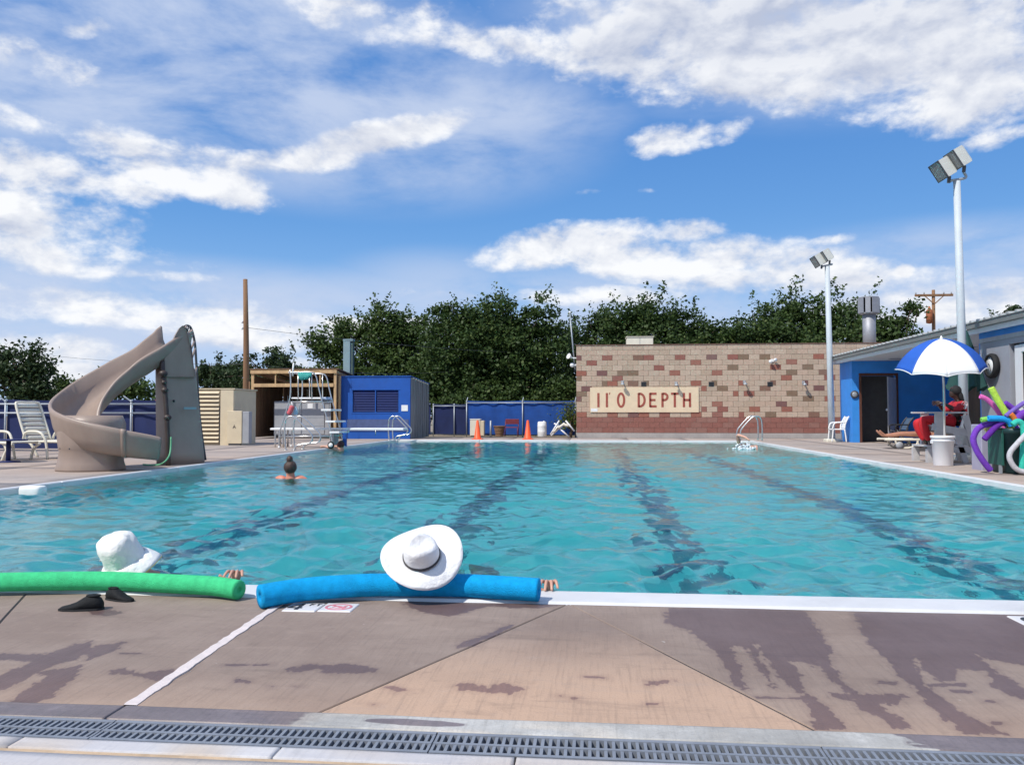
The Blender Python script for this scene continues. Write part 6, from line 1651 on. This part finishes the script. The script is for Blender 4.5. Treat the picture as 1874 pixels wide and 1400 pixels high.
J = {'hip': ((wx + .16, wy_ + .95, -.10), (.13, .10)), 'waist': ((wx + .14, wy_ + .7, -.08), (.12, .09)), 'chest': ((wx + .10, wy_ + .35, -.04), (.15, .10)), 'neck': ((wx + .06, wy_ + .12, -.02), .055), 'head': ((wx + .03, wy_ - .03, .0), .088), 'top': ((wx + .02, wy_ - .12, -.02), .06),
     'rs': ((wx - .10, wy_ + .2, .06), .06), 're': ((wx - .16, wy_ + .05, .32), .046), 'rw': ((wx + .0, wy_ - .16, .26), .034), 'rh': ((wx + .10, wy_ - .24, .17), (.034, .02)),
     'ls': ((wx + .26, wy_ + .2, -.02), .06), 'le': ((wx + .30, wy_ - .08, .02), .045), 'lw': ((wx + .26, wy_ - .34, -.08), .032), 'lh': ((wx + .24, wy_ - .44, -.12), .03),
     'lk': ((wx + .10, wy_ + 1.4, -.14), .06), 'la': ((wx + .08, wy_ + 1.8, -.10), .04), 'rk': ((wx + .26, wy_ + 1.4, -.10), .06), 'ra': ((wx + .26, wy_ + 1.8, -.16), .04)}
B = chain('hip', 'waist', 'chest', 'neck', 'head', 'top') + [('chest', 'rs')] + chain('rs', 're', 'rw', 'rh') + [('chest', 'ls')] + chain('ls', 'le', 'lw', 'lh') + [('hip', 'lk'), ('lk', 'la'), ('hip', 'rk'), ('rk', 'ra')]
body('body', J, B, M_skin, pt); ob('swim_cap', MB().ball((wx + .028, wy_ - .05, .015), .096, .10, .092), M_hair, pt)
mb = MB(); r_ = np.random.default_rng(5)
for k in range(75):
    a = r_.uniform(0, 6.28); d = abs(r_.normal()) * .20; mb.ball((wx - .02 + d * math.cos(a), wy_ - .30 + d * math.sin(a) * .8, WZ + .01 + abs(r_.normal()) * .10 * math.exp(-d * 3)), r_.uniform(.008, .034), n=6, m=4)
o = ob('splash', mb, mat('white_foam_water', (.75, .80, .84), .3, .03), None); o['kind'] = 'stuff'; o['label'] = 'white splash of water round the crawling swimmer at the far right'

# white float at the left edge
fl0 = G(60, 903, WZ)
t = thing('pool_float', 'white block float drifting at the left edge of the water', 'float', (fl0.x, fl0.y, WZ))
rg = []
for z, s in ((-.03, .90), (.0, 1.0), (.05, 1.0), (.075, .96), (.085, .85)):
    rg.append([(fl0.x + .135 * s * math.copysign(abs(math.cos(a)) ** .45, math.cos(a)), fl0.y + .09 * s * math.copysign(abs(math.sin(a)) ** .45, math.sin(a)), WZ + z) for a in [2 * math.pi * (j + .5) / 24 for j in range(24)]])
ob('foam_block', MB().loft(rg), mat('white_foam', (.80, .80, .76), .7, .03, 20, .3, 120), t); ob('line', MB().tube([(fl0.x - .16, fl0.y, WZ + .03), (fl0.x + .16, fl0.y, WZ + .03)], .008, 6), M_white, t)

# ------------------------------------------------------------------ bathers at the near edge
# person in the wide white hat
hat_c = A(772, 1019, 3.775)
pt = thing('person', 'bather under the wide white brimmed hat leaning back against the blue noodle', 'person', (hat_c.x, 4.1, 0))
X2 = hat_c.x + .005
hd = Vector((X2, 3.90, .135))
J = {'chest': ((X2 + .06, 4.42, -.30), (.17, .12)), 'ub': ((X2 + .03, 4.22, -.16), (.16, .10)), 'neck': ((X2 + .01, 4.09, .0), .055), 'head': (hd, (.078, .085)), 'waist': ((X2 + .08, 4.66, -.42), (.15, .12)), 'hip': ((X2 + .10, 4.86, -.46), (.17, .13))}
B = chain('chest', 'ub', 'neck', 'head') + chain('chest', 'waist', 'hip')
ws = G(1001, 1072, .0)
for s, n in ((-1, 'l'), (1, 'r')):
    J[n + 'sh'] = ((X2 + s * .19, 4.18, -.10), .058)
    if n == 'r':
        J['rel'] = ((X2 + .42, 4.24, -.10), .044); J['rfo'] = ((ws.x - .06, 4.17, -.09), .038)
        HJ, HB = {}, []
        hand(HJ, HB, 'r', (ws.x + .014, 4.10, -.028), (.05, -.45, 1.0), [(0, -.95, .15), (0, -.85, -.5), (0, -.6, -.75)], (1, 0, 0), r=.0085, ln=.072, thumb=(-1, -.1, .35))
        J.update(HJ); B += [('ub', 'rsh')] + chain('rsh', 'rel', 'rfo', 'rwr') + HB
    else:
        J['lel'] = ((X2 - .42, 4.25, -.14), .044); J['lwr'] = ((X2 - .62, 4.16, -.12), .032); J['lha'] = ((X2 - .70, 4.12, -.10), .03); B += [('ub', 'lsh')] + chain('lsh', 'lel', 'lwr', 'lha')
kn = G(868, 1042, WZ)
for s, n in ((-1, 'l'), (1, 'r')):
    J[n + 'th'] = ((X2 + .10 + s * .10, 5.0, -.42), .08); J[n + 'kn'] = ((kn.x - .11 + s * .10, kn.y + .1, -.10 + .035 * s), .058); J[n + 'an'] = ((kn.x - .1 + s * .1, kn.y + .4, -.46), .04); J[n + 'to'] = ((kn.x - .1 + s * .1, kn.y + .58, -.40), .03)
    B += [('hip', n + 'th')] + chain(n + 'th', n + 'kn', n + 'an', n + 'to')
body('body', J, B, M_skin, pt)
body('swimsuit', {'a': ((X2 + .10, 4.86, -.46), (.185, .145)), 'b': ((X2 + .07, 4.55, -.36), (.17, .135)), 'c': ((X2 + .045, 4.30, -.215), (.175, .12))}, chain('a', 'b', 'c'), M_navycloth, pt)
M_felt = mat('white_hat_weave', (.78, .78, .78), .95, .05, 18, .9, 30)
M_band = mat('dark_hat_band', (.06, .055, .06), .8)
def orient(axis, roll=0.0):
    q = Vector(axis).normalized().to_track_quat('Z', 'Y'); return q.to_matrix() @ Matrix.Rotation(roll, 3, 'Z')
Mh = orient((.07, -.74, .67), R(20))
ht = thing('sun_hat', 'wide white cowboy style hat with thin dark band on the bather at the blue noodle', 'hat', hat_c)
n = 48
def hp_(a, r, z): return hat_c + Mh @ Vector((r * math.cos(a), r * math.sin(a), z))
rg = []
for (rx, ry, z, k) in ((.0005, .0005, .074, 0), (.020, .018, .080, 0), (.044, .036, .106, .6), (.062, .054, .107, .8), (.074, .066, .092, .5), (.080, .072, .05, .2), (.082, .075, .012, 0), (.085, .078, .004, 0)):
    rg.append([hat_c + Mh @ Vector((rx * math.cos(a), ry * math.sin(a), z - .020 * k * max(0, math.cos(a)) - .012 * k * math.cos(2 * a) + .002 * k * math.sin(5 * a))) for a in [2 * math.pi * j / n for j in range(n)]])
ob('crown', MB().loft(rg, caps=False), M_felt, ht, fix=True)
rb = []
for (e, z) in ((.0005, .006), (.0035, .007), (.0035, .019), (.0003, .021)):
    rb.append([hat_c + Mh @ Vector(((.0825 + e) * math.cos(a), (.0755 + e) * math.sin(a), z)) for a in [2 * math.pi * j / n for j in range(n)]])
ob('band', MB().loft(rb, caps=False), M_band, ht)
rg = []
for i in range(9):
    s = i / 8; ring = []
    for j in range(n):
        a = 2 * math.pi * j / n; ro = .176 + .008 * math.cos(2 * a + .6) + .010 * math.cos(a - 1.2); r = .083 + (ro - .083) * s
        z = .003 + s * s * (.030 * math.cos(2 * (a - R(10))) + .006 * math.sin(3 * a)) - .006 * s
        ring.append(hat_c + Mh @ Vector((r * math.cos(a), r * (math.sin(a)), z)))
    rg.append(ring)
bo = ob('brim', MB().loft(rg, caps=False), M_felt, ht, fix=False); sd = bo.modifiers.new('thick', 'SOLIDIFY'); sd.thickness = .004; sd.offset = -1
ob('brim_edge', MB().tube(rg[-1] + rg[-1][:1], .0032, 6, cap=False), M_felt, ht)

# person in the bucket hat
hat1 = A(226, 1016, 3.97)
pt = thing('person', 'bather in white bucket hat and navy swimsuit behind the green noodle', 'person', (hat1.x, 4.1, 0)); X1 = hat1.x + .015
hd = Vector((X1 - .035, 4.02, .10))
J = {'chest': ((X1 + .06, 4.42, -.30), (.17, .12)), 'ub': ((X1 + .05, 4.24, -.15), (.165, .10)), 'neck': ((X1 + .02, 4.13, .0), .055), 'head': (hd, (.070, .07)), 'waist': ((X1 + .08, 4.62, -.52), (.15, .12)), 'hip': ((X1 + .10, 4.8, -.68), (.17, .13))}
B = chain('chest', 'ub', 'neck', 'head') + chain('chest', 'waist', 'hip')
w1 = G(428, 1055, .02)
for s, n_ in ((-1, 'l'), (1, 'r')):
    J[n_ + 'sh'] = ((X1 + .0 + s * .175, 4.20, -.055 + .045 * (s > 0)), .056)
    if n_ == 'r':
        J['rel'] = ((X1 + .34, 4.28, -.17), .044); J['rfo'] = ((w1.x - .1, 4.18, -.08), .036)
        HJ, HB = {}, []
        hand(HJ, HB, 'r', (w1.x + .03, 4.12, -.012), (.25, -.5, 1.0), [(.2, -.9, .3), (.2, -.9, -.3), (.1, -.7, -.6)], (1, .15, 0), r=.0085, ln=.07, thumb=(-1, -.1, .35))
        J.update(HJ); B += [('ub', 'rsh')] + chain('rsh', 'rel', 'rfo', 'rwr') + HB
    else:
        J['lel'] = ((X1 - .36, 4.25, -.14), .044); J['lwr'] = ((X1 - .55, 4.16, -.1), .032); J['lha'] = ((X1 - .63, 4.1, -.06), .03); B += [('ub', 'lsh')] + chain('lsh', 'lel', 'lwr', 'lha')
    J[n_ + 'kn'] = ((X1 + .1 + s * .1, 5.15, -.75), .06); J[n_ + 'an'] = ((X1 + .1 + s * .1, 5.3, -1.05), .04); B += [('hip', n_ + 'kn'), (n_ + 'kn', n_ + 'an')]
body('body', J, B, M_skin, pt)
SJ = {'a': ((X1 + .10, 4.8, -.68), (.185, .145)), 'b': ((X1 + .07, 4.5, -.38), (.18, .135)), 'c': ((X1 + .06, 4.27, -.14), (.19, .115)), 'd': ((X1 + .165, 4.19, .022), (.064, .062))}
body('swimsuit', SJ, chain('a', 'b', 'c') + [('c', 'd')], M_navycloth, pt)
ht = thing('bucket_hat', 'white bucket hat with a yellow edged brim tilted over the bather behind the green noodle', 'hat', hat1)
Mh = orient((-.22, -.44, .87), R(0)); M_cotton = mat('white_cotton', (.78, .78, .75), .95, .06, 14, 1.0, 24)
hc1 = hat1 + Vector((.005, .0, -.02)); rg = []; r_ = np.random.default_rng(2)
for i, (r, z) in enumerate(((.0005, .138), (.035, .139), (.066, .132), (.085, .115), (.093, .088), (.093, .045), (.097, .012), (.100, .0))):
    rg.append([hc1 + Mh @ Vector(((r + .007 * math.sin(3 * a + i) * (i > 1) + .006 * math.sin(7 * a + 2.3 * i) * (i > 1) + .003 * math.sin(13 * a + 4 * i) * (i > 1)) * math.cos(a), r * 1.0 * math.sin(a), z + .006 * math.sin(2 * a + 1) * (i < 5))) for a in [2 * math.pi * j / n for j in range(n)]])
ob('crown', MB().loft(rg, caps=False), M_cotton, ht); rb = []
for i in range(7):
    s = i / 6; rb.append([hc1 + Mh @ Vector(((.100 + .056 * s + .006 * s * math.sin(5 * a)) * math.cos(a), (.100 + .056 * s) * math.sin(a), -.042 * s - .03 * s * s + .012 * s * math.sin(3 * a + .8) + .016 * s * math.cos(a))) for a in [2 * math.pi * j / n for j in range(n)]])
bo = ob('brim', MB().loft(rb, caps=False), M_cotton, ht, fix=False); sd = bo.modifiers.new('thick', 'SOLIDIFY'); sd.thickness = .004; sd.offset = -1
ob('brim_edge', MB().tube(rb[-1] + rb[-1][:1], .0035, 6, cap=False), mat('yellow_piping', (.75, .55, .12), .8), ht)
for a in (R(200), R(240)): ob('eyelet', MB().ball(hc1 + Mh @ Vector((.094 * math.cos(a), .094 * math.sin(a), .05)), .006, n=8, m=5), M_galv, ht)

# the two noodles on the edge
noodle('green foam noodle lying along the white edge in front of the bucket hat', [G(x, y, z) for x, y, z in ((-260, 1074, .06), (-120, 1068, .060), (0, 1065, .060), (110, 1063, .060), (210, 1063, .058), (320, 1068, .056), (390, 1072, .054), (436, 1079, .048))], .0445, N_green, N_hole, 'foam noodles lying on the near white edge', 7)
noodle('blue foam noodle lying on the white edge under the wide brimmed hat', [G(x, y, z) for x, y, z in ((478, 1091, .053), (514, 1084.5, .058), (560, 1078, .062), (615, 1073.5, .066), (690, 1070, .067), (770, 1070, .067), (850, 1071, .067), (920, 1075, .066), (984, 1079, .064))], .0525, N_blue, N_holeb, 'foam noodles lying on the near white edge', 7)

# water shoes
def shoe(label, p, rot, flip=1, tip=0.0, sc=1.0):
    t = thing('water_shoe', label, 'shoe', p, R(rot), 'pair of black water shoes'); rg = []
    for x, w, h, zb in ((0, .012, .012, .006), (.015, .026, .022, .003), (.05, .040, .030, 0), (.09, .044, .044, 0), (.125, .043, .066, 0), (.155, .041, .082, 0), (.19, .038, .080, 0), (.215, .032, .066, .004), (.228, .018, .045, .010)):
        ring = []
        for j in range(16):
            a = 2 * math.pi * j / 16; z = math.sin(a); y = math.cos(a)
            zz_ = zb + (h - zb) * (.5 + .5 * (abs(z) ** .7) * (1 if z > 0 else -1)); ring.append((x * sc, y * w * (1 - .25 * max(0, z)) * sc, max(zz_, zb) * sc))
        rg.append(ring)
    ob('upper', MB().loft(rg), M_rubber, t, world=False)
    sole = [[(x * sc, s * w * sc, z * sc) for s, z in ((-1.04, .0), (1.04, .0), (1.0, .012), (-1.0, .012))] for x, w in ((.0, .014), (.03, .034), (.09, .045), (.16, .042), (.21, .035), (.229, .02))]
    ob('sole', MB().loft(sole, smooth=False), M_black, t, world=False)
    op = [Vector((.178, 0, .077)) + Vector((.034 * math.cos(a), .024 * math.sin(a), .0)) for a in [2 * math.pi * j / 18 for j in range(19)]]
    ob('collar', MB().tube([q * sc for q in op], .005 * sc, 6, cap=False), M_rubber, t, world=False)
    return t
shoe('flat black water shoe, the left one lying with its toe to the left', G(108, 1117, .0), 12, sc=.80)
shoe('humped black water shoe, the right one nearer the green noodle', G(243, 1101, .0), 163, sc=.68)

# depth marker tiles set flush in the near slab
def on_deck(mb, pts, w, o, ang, z): ribbon(mb, pts, w, (o.x, o.y, z), (math.cos(ang), math.sin(ang), 0), (-math.sin(ang), math.cos(ang), 0), (0, 0, 1), .0012)
def marker(label, c, kind, s=.155):
    t = thing('depth_marker_tile', label, 'marker tile', (c.x, c.y, 0), 0, 'marker tiles set in the near deck')
    ob('tile', MB().bbox((c.x - s / 2, c.y - s / 2, -.01), (c.x + s / 2, c.y + s / 2, .0045), .003), M_tile, t)
    mb = MB(); zt_ = .0047
    if kind == '4':
        on_deck(mb, [(.012, -.055), (.012, .058)], .017, c + Vector((-.03, 0, 0)), 0, zt_); on_deck(mb, [(.012, .05), (-.032, -.015), (-.034, -.022), (.030, -.022)], .015, c + Vector((-.03, 0, 0)), 0, zt_ + .0002)
        ob('numeral', mb, M_ink, t); mb = MB()
        for pts in ([(.020, .02), (.020, .058)], [(.020, .055), (.038, .055)], [(.020, .040), (.034, .040)], [(.055, .02), (.055, .058)], [(.044, .055), (.066, .055)]): on_deck(mb, pts, .006, c, 0, zt_)
        ob('letters', mb, M_ink, t)
    elif kind == 'no':
        on_deck(mb, arc(0, 0, .055, .050, 0, 360, 28), .011, c, 0, zt_); on_deck(mb, [(-.040, .036), (.040, -.036)], .010, c, 0, zt_ + .0003); ob('ring', mb, M_redink, t); mb = MB()
        on_deck(mb, [(-.03, .0), (-.005, .015), (.02, .002), (.035, -.012)], .009, c, 0, zt_ - .0001); on_deck(mb, arc(.028, .012, .006, .006, 0, 360, 10), .006, c, 0, zt_); on_deck(mb, [(-.035, -.025), (-.015, -.018), (.0, -.026), (.018, -.018)], .005, c, 0, zt_); ob('diver', mb, M_redink, t)
    else:
        on_deck(mb, arc(-.012, 0, .032, .045, 60, 300, 18), .016, c, 0, zt_); on_deck(mb, arc(-.012, -.018, .026, .024, 0, 360, 16), .013, c, 0, zt_ + .0002); ob('numeral', mb, M_ink, t)
a_, b_ = G(556, 1112), G(620, 1112.5)
marker('white tile reading 4 FT beside the white caulk line', a_, '4', .148); marker('white tile with a red no diving ring right of the 4 FT tile', b_, 'no', .148)
q = G(1842, 1130); marker('white marker tile half cut by the right picture edge', Vector((q.x + .085, q.y - .06, 0)), 'x', .155)
